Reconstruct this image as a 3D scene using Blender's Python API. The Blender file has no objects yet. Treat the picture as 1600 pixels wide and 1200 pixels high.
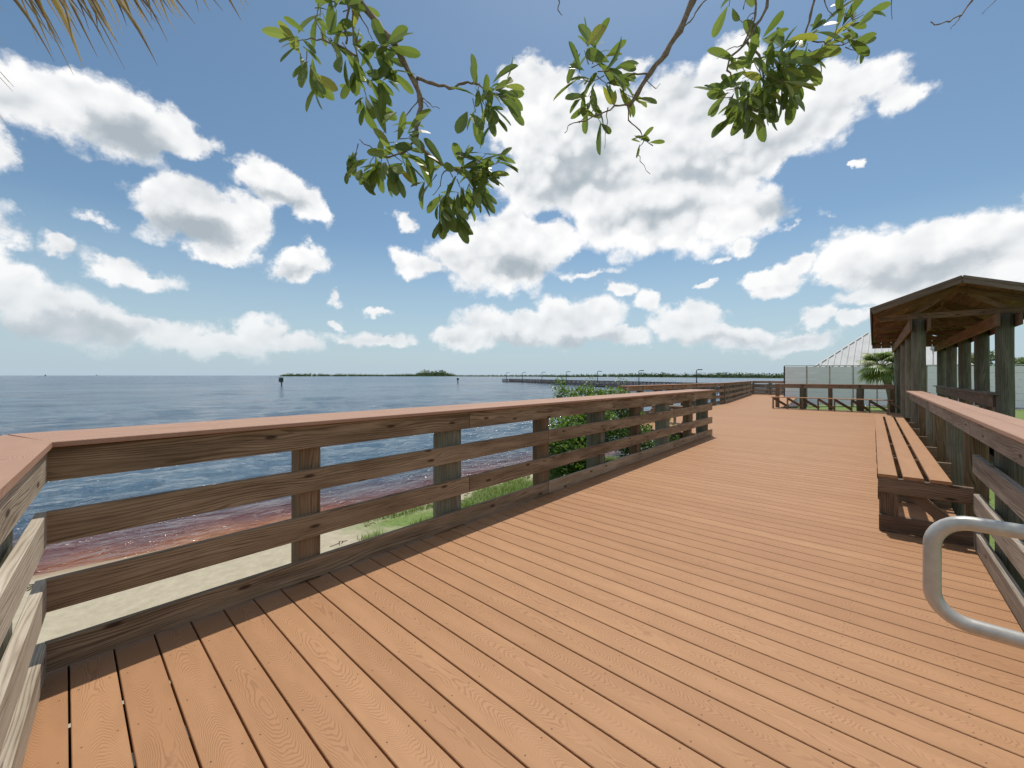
import bpy, math, random
from math import sin, cos, pi, radians, sqrt, atan2, exp, floor
from mathutils import Vector, Matrix
SC = bpy.context.scene
COL = SC.collection
random.seed(7)

# ------------------------------------------------------------------ camera
F, CU, HZ = 628.0, 800.0, 586.5      # focal length (px of a 1600 wide frame), centre, sea horizon row
YAW = radians(41.93)
EYE = 1.35
FWD = Vector((-sin(YAW), cos(YAW), 0)); RGT = Vector((cos(YAW), sin(YAW), 0))
cam = bpy.data.cameras.new('camera'); camo = bpy.data.objects.new('camera', cam); COL.objects.link(camo)
camo.location = (0, 0, EYE); camo.rotation_euler = (radians(90), 0, YAW)
cam.sensor_width = 36; cam.lens = F / 1600 * 36; cam.shift_y = -(600 - HZ) / 1600
cam.clip_start = 0.02; cam.clip_end = 60000
SC.camera = camo
SC.view_settings.view_transform = 'Standard'; SC.view_settings.look = 'None'
SC.view_settings.exposure = 0.0; SC.view_settings.gamma = 1.0; SC.view_settings.use_curve_mapping = False
try:
    SC.cycles.max_bounces = 6; SC.cycles.transparent_max_bounces = 8
    SC.cycles.caustics_reflective = False; SC.cycles.caustics_refractive = False
except Exception: pass

def PX(u, v, Z):                     # point seen at (u,v) at forward distance Z
    return Vector((0, 0, EYE)) + FWD * Z + RGT * ((u - CU) / F * Z) + Vector((0, 0, (HZ - v) / F * Z))

# ------------------------------------------------------------------ sun
SUNV = Vector((-0.15, 0.36, 1.0)).normalized()
sl = bpy.data.lights.new('sun', 'SUN'); so = bpy.data.objects.new('sun', sl); COL.objects.link(so)
sl.energy = 3.7; sl.angle = radians(0.55); sl.color = (1.0, 0.955, 0.87)
so.rotation_euler = SUNV.to_track_quat('Z', 'Y').to_euler()
SUN_EL = math.asin(SUNV.z); SUN_AZ = atan2(SUNV.x, SUNV.y)

# ------------------------------------------------------------------ node helpers
class NT:
    def __init__(s, tree): s.t = tree; s.n = tree.nodes; s.l = tree.links
    def node(s, typ, **kw):
        n = s.n.new(typ)
        for k, v in kw.items(): setattr(n, k, v)
        return n
    def setin(s, sock, v):
        if isinstance(v, bpy.types.NodeSocket): s.l.new(v, sock)
        else: sock.default_value = v
    def m(s, op, a, b=None, c=None, clamp=False):
        n = s.n.new('ShaderNodeMath'); n.operation = op; n.use_clamp = clamp
        s.setin(n.inputs[0], a)
        if b is not None: s.setin(n.inputs[1], b)
        if c is not None: s.setin(n.inputs[2], c)
        return n.outputs[0]
    def vm(s, op, a, b=None, c=None):
        n = s.n.new('ShaderNodeVectorMath'); n.operation = op
        s.setin(n.inputs[0], a)
        if b is not None: s.setin(n.inputs[1], b)
        if c is not None: s.setin(n.inputs[2], c)
        return n.outputs[1] if op in ('LENGTH', 'DOT_PRODUCT', 'DISTANCE') else n.outputs[0]
    def sep(s, v):
        n = s.n.new('ShaderNodeSeparateXYZ'); s.l.new(v, n.inputs[0]); return n.outputs
    def comb(s, x, y, z):
        n = s.n.new('ShaderNodeCombineXYZ')
        for i, k in enumerate((x, y, z)): s.setin(n.inputs[i], k)
        return n.outputs[0]
    def noise(s, vec, scale, detail=3, rough=0.5, dist=0.0, col=False):
        n = s.n.new('ShaderNodeTexNoise'); s.l.new(vec, n.inputs['Vector'])
        n.inputs['Scale'].default_value = scale; n.inputs['Detail'].default_value = detail
        n.inputs['Roughness'].default_value = rough; n.inputs['Distortion'].default_value = dist
        return n.outputs['Color'] if col else n.outputs['Fac']
    def ramp(s, fac, stops, interp='LINEAR'):
        n = s.n.new('ShaderNodeValToRGB'); n.color_ramp.interpolation = interp
        cr = n.color_ramp
        while len(cr.elements) < len(stops): cr.elements.new(0.5)
        for e, (p, c) in zip(cr.elements, stops): e.position = p; e.color = tuple(c) + (1,) if len(c) == 3 else c
        s.l.new(fac, n.inputs[0]); return n.outputs[0]
    def mix(s, fac, a, b, typ='MIX'):
        n = s.n.new('ShaderNodeMix'); n.data_type = 'RGBA'; n.blend_type = typ
        s.setin(n.inputs[0], fac)
        for sock, v in ((n.inputs[6], a), (n.inputs[7], b)):
            if isinstance(v, bpy.types.NodeSocket): s.l.new(v, sock)
            else: sock.default_value = tuple(v) + (1,) if len(v) == 3 else v
        return n.outputs[2]
    def mr(s, v, a, b, c=0.0, d=1.0, smooth=False):
        n = s.n.new('ShaderNodeMapRange'); n.clamp = True
        if smooth: n.interpolation_type = 'SMOOTHSTEP'
        s.l.new(v, n.inputs[0])
        for i, k in enumerate((a, b, c, d)): n.inputs[i + 1].default_value = k
        return n.outputs[0]

# ------------------------------------------------------------------ world: Nishita sky with cumulus
W = bpy.data.worlds.new('World'); SC.world = W; W.use_nodes = True
nt = NT(W.node_tree); W.node_tree.nodes.clear()
sky = nt.node('ShaderNodeTexSky', sky_type='NISHITA'); sky.sun_disc = False
sky.sun_elevation = SUN_EL; sky.sun_rotation = SUN_AZ
sky.air_density = 1.0; sky.dust_density = 0.6; sky.ozone_density = 2.0; sky.altitude = 0
SKY_STRENGTH = 0.13
tc = nt.node('ShaderNodeTexCoord')
d = nt.sep(tc.outputs['Generated'])
hl = nt.m('MAXIMUM', nt.m('SQRT', nt.m('ADD', nt.m('MULTIPLY', d[0], d[0]), nt.m('MULTIPLY', d[1], d[1]))), 0.12)
cyl = nt.comb(nt.m('DIVIDE', d[0], hl), nt.m('DIVIDE', d[1], hl), nt.m('DIVIDE', d[2], hl))
# warp so that the cloud outlines are ragged
warp = nt.vm('SUBTRACT', nt.noise(cyl, 6.0, 8, 0.62, col=True), (0.5, 0.5, 0.5))
cw = nt.vm('MULTIPLY_ADD', warp, (0.19, 0.19, 0.14), cyl)
BL = [  # u, v, ru, rv, strength
 (60,160,120,62,1),(170,195,120,62,1),(275,215,75,45,1),(120,150,60,35,.9),
 (300,325,85,52,1),(350,345,70,48,.95),(415,290,70,45,1),(480,328,45,35,1),(345,385,55,24,.8),(380,258,40,22,.7),
 (466,406,58,30,.95),(115,400,55,22,.7),(225,432,80,22,.75),
 (20,455,95,46,.85),(100,500,130,44,.85),(220,522,130,30,.75),(330,545,150,20,.6),(400,525,55,32,.9),(450,545,70,20,.7),
 (640,350,38,17,.8),(655,413,52,22,.9),(590,488,24,7,.55),(610,532,75,13,.65),(560,535,50,10,.5),
 (835,135,50,50,1.05),(850,205,85,65,1.1),(950,200,95,80,1.1),(1060,190,120,85,1.15),(1160,215,130,90,1.2),(1265,165,105,68,1.05),
 (1345,130,85,42,.85),(1410,150,50,34,.7),(1195,245,75,48,1.0),(1040,320,150,80,1.2),(945,280,110,75,1.1),(1150,335,90,46,1.1),(830,290,75,55,.95),(990,110,40,30,.9),(1130,105,60,40,.95),
 (790,395,95,68,1.1),(740,400,50,45,.9),(860,375,45,40,.9),(790,345,50,30,.8),
 (968,453,28,16,.8),(1152,387,24,13,.6),(1120,400,15,7,.5),(915,422,45,8,.5),
 (730,528,48,22,.9),(800,513,85,35,1),(900,500,75,42,1.05),(965,526,70,20,.85),(1012,470,32,26,.95),(1082,505,80,34,1),(1155,522,85,24,.9),(1272,500,42,24,.9),(1250,530,85,16,.75),(1332,500,34,20,.85),
 (1212,430,54,26,.95),(1245,412,30,15,.8),(1335,400,70,52,1.05),(1430,400,115,62,1.15),(1530,405,125,66,1.15),(1620,400,100,60,1.1),(1480,372,60,38,1),(1400,455,110,25,.8),
 (1348,262,14,8,.7),(1290,335,28,10,.7),(522,468,18,16,.6),(1120,447,14,9,.7),(525,512,14,10,.6),(1225,355,26,10,.6),(170,355,34,14,.55),(-40,400,80,90,.8),(-60,200,100,70,1),(1700,300,90,60,.9)]
def sky_dir(u, v):
    k = (u - CU) / F; az = atan2(u - CU, F); D = (FWD + RGT * k).normalized()
    return Vector((D.x, D.y, (HZ - v) / F * cos(az))), cos(az)
m_acc = None
for (u, v, ru, rv, st) in BL:
    c, ca = sky_dir(u, v)
    rh = ru / F * ca * ca * 1.13; rz = rv / F * ca * 1.10
    S = Vector((1 / rh, 1 / rh, 1 / rz))
    dd = nt.vm('MULTIPLY_ADD', cw, tuple(S), (-c.x * S.x, -c.y * S.y, -c.z * S.z))
    L = nt.vm('LENGTH', dd)
    w = nt.m('MULTIPLY_ADD', L, -st, st)
    m_acc = w if m_acc is None else nt.m('SMOOTH_MAX', m_acc, w, 0.12)
# loose clouds in the part of the sky behind the camera
back = nt.m('MULTIPLY', nt.mr(nt.noise(cyl, 2.2, 3, 0.5), 0.52, 0.66, 0, 0.9), nt.mr(nt.vm('DOT_PRODUCT', cyl, tuple(FWD)), 0.30, 0.05))
back = nt.m('SUBTRACT', back, nt.mr(nt.vm('DOT_PRODUCT', cyl, tuple(FWD)), 0.0, 0.35, 0, 3.0))
m_acc = nt.m('MAXIMUM', m_acc, back)
m_acc = nt.m('ADD', m_acc, nt.m('ADD', nt.m('MULTIPLY', nt.m('MINIMUM', m_acc, 0.0), 1.0), nt.mr(m_acc, 0.12, 0.5, 0.0, 0.35)))
wsm = nt.vm('MULTIPLY_ADD', warp, (0.07, 0.07, 0.07), cyl)
def billow(vec):
    """rounded cauliflower lumps at three sizes, 0..1"""
    out = None
    for sc, wt in ((9.5, .58), (24.0, .42)):
        vo = nt.node('ShaderNodeTexVoronoi'); vo.feature = 'F1'
        nt.l.new(vec, vo.inputs['Vector']); vo.inputs['Scale'].default_value = sc
        w_ = nt.m('MULTIPLY', nt.m('SUBTRACT', 1.0, vo.outputs['Distance']), wt)
        out = w_ if out is None else nt.m('ADD', out, w_)
    return out
b1 = billow(wsm); b2 = billow(nt.vm('ADD', wsm, (-.008, 0, .020)))
n1 = nt.noise(cyl, 13.0, 10, 0.64)
l1 = nt.noise(cyl, 8.0, 3, 0.5); l2 = nt.noise(nt.vm('ADD', cyl, (-.01, 0, .03)), 8.0, 3, 0.5)
n0 = nt.noise(nt.vm('ADD', cyl, (3.1, 1.7, 0.4)), 4.0, 4, 0.55)
den = nt.m('ADD', m_acc, nt.m('ADD', nt.m('MULTIPLY', nt.m('SUBTRACT', n1, 0.50), 1.35), nt.m('MULTIPLY', nt.m('SUBTRACT', b1, 0.51), 0.85)))
alpha = nt.mr(den, -0.03, 0.50, 0, 1, True)
rel = nt.m('ADD', nt.m('MULTIPLY_ADD', nt.m('SUBTRACT', b1, b2), 0.5, nt.m('MULTIPLY', nt.m('SUBTRACT', l1, l2), 1.1)), nt.m('MULTIPLY', nt.m('SUBTRACT', n1, 0.5), 0.34))
deep = nt.mr(m_acc, 0.45, 1.4)
shd = None
for (u, v, ru, rv) in [(890,262,110,55),(1120,262,120,42),(190,222,95,32),(320,358,75,26),(800,425,75,26),(1440,428,150,28),(110,520,170,26),(1020,345,110,35),(1250,318,90,25),(850,535,130,14),(1130,535,130,14),(465,420,45,12),(1210,445,50,12),(415,318,60,14)]:
    c, ca = sky_dir(u, v); rh = ru / F * ca * ca; rz = rv / F * ca; S = Vector((1 / rh, 1 / rh, 1 / rz))
    L = nt.vm('LENGTH', nt.vm('MULTIPLY_ADD', cw, tuple(S), (-c.x * S.x, -c.y * S.y, -c.z * S.z)))
    w = nt.m('SUBTRACT', 1.35, L); shd = w if shd is None else nt.m('SMOOTH_MAX', shd, w, 0.2)
shd = nt.mr(shd, 0.0, 1.2, 0, 1, True)
sh = nt.m('ADD', nt.m('MULTIPLY_ADD', rel, 1.25, 0.93), nt.m('MULTIPLY_ADD', deep, -0.20, nt.m('MULTIPLY', shd, nt.mr(b1, .35, .75, -0.70, -0.25))))
sh = nt.m('ADD', sh, nt.m('MULTIPLY', nt.m('SUBTRACT', n0, 0.5), -0.8), clamp=True)
ccol = nt.ramp(sh, [(0.0, (0.42, 0.48, 0.53)), (0.35, (0.56, 0.61, 0.65)), (0.65, (0.82, 0.84, 0.86)), (1.0, (1.0, 1.0, 1.0))])
elz = nt.m('DIVIDE', d[2], 1.0)
ccol = nt.mix(nt.mr(elz, 0.0, 0.22, 0.50, 0.0), ccol, (0.62, 0.70, 0.75))
cl = nt.vm('SCALE', ccol); cl.node.inputs['Scale'].default_value = 1 / SKY_STRENGTH
# sky colour: Nishita, slightly lowered towards the photograph's mid blue
skc = nt.vm('MULTIPLY', sky.outputs[0], (0.74, 0.83, 0.80))
skc = nt.mix(nt.mr(elz, 0.0, 0.30, 0.92, 0.0, False), skc, (0.47 / SKY_STRENGTH, 0.595 / SKY_STRENGTH, 0.695 / SKY_STRENGTH))
alpha2 = nt.m('MULTIPLY', alpha, nt.mr(elz, 0.005, 0.07, 0.15, 1.0))
fin = nt.mix(alpha2, skc, cl)
bg = nt.node('ShaderNodeBackground'); nt.l.new(fin, bg.inputs[0]); bg.inputs[1].default_value = SKY_STRENGTH
wo = nt.node('ShaderNodeOutputWorld'); nt.l.new(bg.outputs[0], wo.inputs[0])
try: W.cycles.sampling_method = 'MANUAL'; W.cycles.sample_map_resolution = 512
except Exception: pass

# ------------------------------------------------------------------ mesh builder
class MB:
    """collects quads with two UV sets: UVMap (metres, random offset) and loc (across -1..1, random)"""
    def __init__(s): s.v = []; s.f = []; s.uv = []; s.lc = []; s.sm = []
    def quad(s, pts, uvs, lcs=None, smooth=False):
        b = len(s.v); s.v += [tuple(p) for p in pts]; s.f.append(tuple(range(b, b + len(pts))))
        s.uv += uvs; s.lc += lcs or [(0, 0.5)] * len(pts); s.sm.append(smooth)
    def box(s, a, b, up=Vector((0, 0, 1)), w=0.1, h=0.1, cut_a=0.0, cut_b=0.0, bev=0.0):
        """beam from a to b; w across (side), h along up. cut_*: shift of end faces along the beam at +side (mitre)"""
        a = Vector(a); b = Vector(b); ax = (b - a); L = ax.length; ax.normalize()
        up = Vector(up); side = ax.cross(up).normalized(); up = side.cross(ax).normalized()
        ou, ov, r = random.uniform(0, 90), random.uniform(0, 90), random.random()
        if bev <= 0: prof = [(-.5 * w, -.5 * h), (.5 * w, -.5 * h), (.5 * w, .5 * h), (-.5 * w, .5 * h)]
        else:
            e = bev; W_, H_ = .5 * w, .5 * h
            prof = [(-W_ + e, -H_), (W_ - e, -H_), (W_, -H_ + e), (W_, H_ - e), (W_ - e, H_), (-W_ + e, H_), (-W_, H_ - e), (-W_, -H_ + e)]
        n = len(prof)
        def P(base, p, cut): return base + side * p[0] + up * p[1] + ax * (cut * p[0] / (w * .5))
        acc = 0
        for i in range(n):
            p, q = prof[i], prof[(i + 1) % n]; dl = sqrt((p[0] - q[0]) ** 2 + (p[1] - q[1]) ** 2)
            big = abs(p[0] - q[0]) > abs(p[1] - q[1])
            def lc(pt): return ((pt[0] / (w * .5)) if big else (pt[1] / (h * .5)), r)
            s.quad([P(a, p, cut_a), P(b, p, cut_b), P(b, q, cut_b), P(a, q, cut_a)],
                   [(ou, ov + acc), (ou + L, ov + acc), (ou + L, ov + acc + dl), (ou, ov + acc + dl)], [lc(p), lc(p), lc(q), lc(q)])
            acc += dl
        for base, cut, rev in ((a, cut_a, False), (b, cut_b, True)):
            pts = [P(base, p, cut) for p in prof]; uvs = [(ou + 40 + p[0] * .3, ov + p[1]) for p in prof]; l2 = [(3.0, r)] * n
            if rev: s.quad(pts[::-1][:n], uvs[::-1], l2)
            else: s.quad(pts, uvs, l2)
    def tube(s, pts, rads, n=10, caps=True, wob=0.0, smooth=True):
        pts = [Vector(p) for p in pts]; ou, ov, r = random.uniform(0, 90), random.uniform(0, 90), random.random()
        rings = []; acc = 0; refs = None
        for i, p in enumerate(pts):
            t = (pts[min(i + 1, len(pts) - 1)] - pts[max(i - 1, 0)]).normalized()
            if refs is None:
                refs = t.orthogonal().normalized()
            refs = (refs - t * refs.dot(t)).normalized(); bi = t.cross(refs)
            if i: acc += (p - pts[i - 1]).length
            R = rads[i] if isinstance(rads, (list, tuple)) else rads
            ring = []
            for k in range(n):
                a = 2 * pi * k / n; rr = R * (1 + wob * sin(3 * a + i * 1.3) * .5 + wob * random.uniform(-1, 1) * .5)
                ring.append(p + refs * cos(a) * rr + bi * sin(a) * rr)
            rings.append((ring, acc, R))
        b = len(s.v)
        for ring, _, _ in rings: s.v += [tuple(q) for q in ring]
        for i in range(len(rings) - 1):
            for k in range(n):
                k2 = (k + 1) % n
                s.f.append((b + i * n + k, b + i * n + k2, b + (i + 1) * n + k2, b + (i + 1) * n + k)); s.sm.append(smooth)
                R = rings[0][2]
                s.uv += [(ou + rings[i][1], ov + 2 * pi * R * k / n), (ou + rings[i][1], ov + 2 * pi * R * (k + 1) / n),
                         (ou + rings[i + 1][1], ov + 2 * pi * R * (k + 1) / n), (ou + rings[i + 1][1], ov + 2 * pi * R * k / n)]
                s.lc += [(0, r)] * 4
        if caps:
            for i, rev in ((0, True), (len(rings) - 1, False)):
                idx = [b + i * n + k for k in range(n)]
                if rev: idx = idx[::-1]
                s.f.append(tuple(idx)); s.sm.append(False)
                s.uv += [(ou + 40 + cos(2 * pi * k / n) * .05, ov + sin(2 * pi * k / n) * .05) for k in range(n)]; s.lc += [(3.0, r)] * n
    def build(s, name, mat, parent=None, tilt=False):
        me = bpy.data.meshes.new(name); me.from_pydata(s.v, [], s.f)
        u1 = me.uv_layers.new(name='UVMap'); u2 = me.uv_layers.new(name='loc')
        u1.data.foreach_set('uv', [c for t in s.uv for c in t]); u2.data.foreach_set('uv', [c for t in s.lc for c in t])
        me.polygons.foreach_set('use_smooth', s.sm)
        me.materials.append(mat); me.update()
        o = bpy.data.objects.new(name, me); COL.objects.link(o)
        if parent: o.parent = parent
        return o
DECKROOTS = []
def thing(name, label, cat, loc=(0, 0, 0), group=None, deck=True):
    """an Empty at the thing's base; children are built in world coordinates and moved under it"""
    o = bpy.data.objects.new(name, None); COL.objects.link(o); o['label'] = label; o['category'] = cat
    o.empty_display_size = .1
    if group: o['group'] = group
    o['_loc'] = tuple(loc)
    ROOTS.append((o, Vector(loc), deck)); return o
ROOTS = []
def tag(o, label=None, cat=None, group=None, kind=None, deck=False):
    if label: o['label'] = label
    if cat: o['category'] = cat
    if group: o['group'] = group
    if kind: o['kind'] = kind
    if deck: DECKROOTS.append(o)
    return o

# ------------------------------------------------------------------ materials
def mat(name):
    m = bpy.data.materials.new(name); m.use_nodes = True; m.node_tree.nodes.clear()
    n = NT(m.node_tree); p = n.node('ShaderNodeBsdfPrincipled'); o = n.node('ShaderNodeOutputMaterial')
    n.l.new(p.outputs[0], o.inputs[0]); return m, n, p, o
def uvs(n):
    a = n.node('ShaderNodeUVMap'); a.uv_map = 'UVMap'; b = n.node('ShaderNodeUVMap'); b.uv_map = 'loc'
    return a.outputs[0], b.outputs[0]
def bump(n, p, h, strength, dist):
    b = n.node('ShaderNodeBump'); b.inputs['Strength'].default_value = strength; b.inputs['Distance'].default_value = dist
    n.l.new(h, b.inputs['Height']); n.l.new(b.outputs[0], p.inputs['Normal']); return b
def wood(name, dark, mid, light, green=0.0, rings=170.0, knots=True, end_dark=.8):
    m, n, p, o = mat(name); uv, lc = uvs(n); x = n.sep(uv); l = n.sep(lc)
    st = n.comb(n.m('MULTIPLY', x[0], .55), n.m('MULTIPLY', x[1], 6.0), n.m('MULTIPLY', l[1], 20.0))
    kv = n.comb(n.m('MULTIPLY', x[0], 2.0), n.m('MULTIPLY', x[1], 6.0), 0.0)
    vo = n.node('ShaderNodeTexVoronoi'); vo.voronoi_dimensions = '2D'; n.l.new(kv, vo.inputs['Vector']); vo.inputs['Scale'].default_value = 1.0
    kc = n.sep(vo.outputs['Color'])[0]; on = n.mr(kc, 0.42, 0.45)
    kd = vo.outputs['Distance']
    knot = n.m('MULTIPLY', n.mr(kd, 0.035, 0.10, 1, 0, True), on) if knots else 0.0
    swirl = n.m('MULTIPLY', n.mr(kd, 0.0, 0.50, 1, 0, True), on)
    g = n.m('ADD', n.m('MULTIPLY', x[1], rings), n.m('MULTIPLY', n.noise(st, 1.6, 2, .4), rings * .15))
    if knots: g = n.m('ADD', g, n.m('MULTIPLY', swirl, 2.6))
    ring = n.m('MULTIPLY_ADD', n.m('SINE', n.m('MULTIPLY', g, 2.2)), .5, .5)
    ring = n.m('SUBTRACT', 1.0, n.m('POWER', ring, 2.5))
    fib = n.noise(n.comb(n.m('MULTIPLY', x[0], 4.0), n.m('MULTIPLY', x[1], 190.0), 0.0), 1.0, 4, .65)
    big = n.noise(n.comb(n.m('MULTIPLY', x[0], 1.2), n.m('MULTIPLY', x[1], 9.0), 3.0), 1.5, 4, .6)
    vis = n.mr(n.noise(n.comb(n.m('MULTIPLY', x[0], 1.5), n.m('MULTIPLY', x[1], 12.0), 7.0), 1.0, 2, .5), .35, .62, .08, .30)
    t = n.m('ADD', n.m('ADD', n.m('MULTIPLY', n.m('SUBTRACT', ring, .72), vis), .24), n.m('ADD', n.m('MULTIPLY', fib, .42), n.m('MULTIPLY', n.m('SUBTRACT', big, .5), .9)))
    t = n.m('ADD', t, n.m('MULTIPLY_ADD', l[1], .30, -.20))
    c = n.ramp(t, [(0.12, dark), (0.48, mid), (0.85, light)])
    if green > 0:
        gm = n.mr(n.noise(n.comb(n.m('MULTIPLY', x[0], 2.0), n.m('MULTIPLY', x[1], 5.0), 9.0), 1.7, 4, .65), .42, .66, 0, green)
        c = n.mix(gm, c, (.085, .10, .06))
    # weather checks: thin dark cracks with the grain
    ck = n.noise(n.comb(n.m('MULTIPLY', x[0], 3.0), n.m('MULTIPLY', x[1], 90.0), 5.0), 1.0, 2, .5)
    crack = n.mr(ck, .66, .71)
    c = n.mix(n.m('MULTIPLY', crack, .6), c, tuple(k * .35 for k in dark))
    if knots: c = n.mix(n.m('MULTIPLY', knot, .85), c, (.035, .017, .008))
    c = n.mix(n.mr(l[0], 2.0, 2.5, 0, end_dark), c, tuple(k * .8 for k in dark))
    n.l.new(c, p.inputs['Base Color']); p.inputs['Roughness'].default_value = .8; p.inputs['Specular IOR Level'].default_value = .25
    hgt = n.m('SUBTRACT', n.m('ADD', n.m('MULTIPLY', fib, .6), n.m('MULTIPLY', ring, .4)), n.m('MULTIPLY', crack, 1.2))
    bump(n, p, hgt, .55, .003)
    return m
def composite(name, c_lo, c_hi, line, screws=True, linek=1.0):
    m, n, p, o = mat(name); uv, lc = uvs(n); x = n.sep(uv); l = n.sep(lc)
    r = l[1]; vc = n.m('MINIMUM', n.m('ABSOLUTE', l[0]), 1.0)
    wv = n.comb(n.m('MULTIPLY', x[0], 2.6), n.m('MULTIPLY', x[1], 9.0), n.m('MULTIPLY', r, 30.0))
    nz = n.noise(wv, 1.4, 3, .5)
    fine = n.noise(n.comb(n.m('MULTIPLY', x[0], 30.0), n.m('MULTIPLY', x[1], 60.0), 0.0), 1.0, 2, .5)
    off = n.m('MULTIPLY', n.m('SUBTRACT', n.noise(n.comb(x[0], 0.0, n.m('MULTIPLY', r, 50.0)), 1.1, 1, .4), .5), .9)
    vcs = n.m('SUBTRACT', l[0], off)
    par = n.m('MULTIPLY', n.m('MULTIPLY', vcs, vcs), .17)
    wave = n.m('MULTIPLY', n.m('SINE', n.m('MULTIPLY_ADD', x[0], 2.4, n.m('MULTIPLY', r, 60.0))), .36)
    g = n.m('ADD', n.m('ADD', wave, par), n.m('MULTIPLY_ADD', nz, .13, n.m('MULTIPLY', fine, .006)))
    ln = n.m('SINE', n.m('MULTIPLY', g, 2 * pi * 62))
    ln = n.mr(ln, .05, .95, 0, 1, True)
    fade = n.mr(n.noise(n.comb(n.m('MULTIPLY', x[0], 3.0), n.m('MULTIPLY', x[1], 12.0), 4.0), 1.2, 2, .5), .36, .54)
    ln = n.m('MULTIPLY', ln, n.m('MULTIPLY_ADD', fade, .75, .25))
    tone = n.noise(n.comb(n.m('MULTIPLY', x[0], .7), n.m('MULTIPLY', x[1], 3.0), 0.0), 1.0, 3, .6)
    tone = n.m('ADD', n.m('MULTIPLY', tone, .7), n.m('MULTIPLY', r, .35))
    c = n.ramp(tone, [(0.2, c_lo), (0.85, c_hi)])
    c = n.mix(n.m('MULTIPLY', ln, .42 * linek), c, line)
    if screws:
        geo = n.node('ShaderNodeNewGeometry'); q = n.sep(geo.outputs['Position'])
        fx = n.m('MULTIPLY', n.m('SUBTRACT', n.m('FRACT', n.m('DIVIDE', n.m('ADD', q[0], 10.03), .405)), .5), .405)
        jit = n.m('MULTIPLY', n.m('SUBTRACT', r, .5), .03)
        dx = n.m('ADD', fx, jit); dy = n.m('MULTIPLY', n.m('SUBTRACT', vc, .66), .072)
        ds = n.m('SQRT', n.m('ADD', n.m('MULTIPLY', dx, dx), n.m('MULTIPLY', dy, dy)))
        c = n.mix(n.mr(ds, .0025, .004, .85, 0), c, (.05, .025, .012))
    dirt = n.mr(n.noise(n.comb(n.m('MULTIPLY', x[0], 14.0), n.m('MULTIPLY', x[1], 14.0), 2.0), 1.5, 5, .7), .60, .75, 0, .25)
    c = n.mix(dirt, c, tuple(k * .5 for k in c_lo))
    n.l.new(c, p.inputs['Base Color']); p.inputs['Roughness'].default_value = .62; p.inputs['Specular IOR Level'].default_value = .3
    bump(n, p, n.m('MULTIPLY_ADD', ln, -1.0, n.m('MULTIPLY', fine, .35)), .35, .0015)
    return m
def plain(name, c1, c2, scale, rough=.7, metal=0.0, bumpd=0.0, detail=4, spec=.5):
    m, n, p, o = mat(name); tcn = n.node('ShaderNodeTexCoord'); v = tcn.outputs['Object']
    nz = n.noise(v, scale, detail, .6); c = n.ramp(nz, [(.3, c1), (.7, c2)])
    n.l.new(c, p.inputs['Base Color']); p.inputs['Roughness'].default_value = rough; p.inputs['Metallic'].default_value = metal
    p.inputs['Specular IOR Level'].default_value = spec
    if bumpd: bump(n, p, nz, .5, bumpd)
    return m
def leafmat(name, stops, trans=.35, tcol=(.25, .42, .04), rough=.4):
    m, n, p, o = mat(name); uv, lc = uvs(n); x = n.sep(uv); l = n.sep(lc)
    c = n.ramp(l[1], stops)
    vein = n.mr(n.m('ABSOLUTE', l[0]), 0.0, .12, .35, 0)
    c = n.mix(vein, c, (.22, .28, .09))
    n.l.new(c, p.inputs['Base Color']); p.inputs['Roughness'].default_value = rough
    tr = n.node('ShaderNodeBsdfTranslucent'); n.l.new(n.mix(.5, c, tcol), tr.inputs[0])
    mx = n.node('ShaderNodeMixShader'); mx.inputs[0].default_value = trans
    n.l.new(p.outputs[0], mx.inputs[1]); n.l.new(tr.outputs[0], mx.inputs[2]); n.l.new(mx.outputs[0], o.inputs[0])
    return m

M = {}
M['deck'] = composite('composite_decking', (.365, .187, .090), (.445, .240, .120), (.20, .09, .04))
M['cap'] = composite('composite_cap', (.36, .205, .135), (.44, .262, .180), (.24, .13, .09), screws=False, linek=1.2)
M['rail'] = wood('weathered_rail_wood', (.12, .082, .048), (.325, .235, .150), (.50, .395, .28))
M['rail_pale'] = wood('sun_bleached_rail_wood', (.19, .145, .10), (.40, .335, .255), (.57, .50, .41))
M['rail_grey'] = wood('grey_rail_wood', (.14, .108, .082), (.31, .255, .20), (.47, .405, .335))
M['post'] = wood('square_post_wood', (.08, .05, .028), (.20, .135, .08), (.34, .24, .15), knots=False, rings=200)
M['pile'] = wood('green_treated_pile', (.09, .083, .058), (.20, .19, .145), (.33, .31, .24), green=.4, knots=False, rings=120)
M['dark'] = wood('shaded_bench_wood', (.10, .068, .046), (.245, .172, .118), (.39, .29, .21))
M['roofwood'] = wood('roof_deck_wood', (.13, .078, .05), (.30, .195, .125), (.46, .32, .22))
M['fascia'] = wood('roof_fascia_wood', (.11, .078, .06), (.20, .15, .12), (.30, .245, .20), knots=False)
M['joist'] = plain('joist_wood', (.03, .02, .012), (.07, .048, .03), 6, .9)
M['steel'] = plain('brushed_aluminium', (.44, .415, .375), (.54, .51, .465), 30, .36, .35, .0004)
M['black'] = plain('dark_lamp_metal', (.02, .022, .025), (.04, .04, .045), 10, .5, .3)

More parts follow.
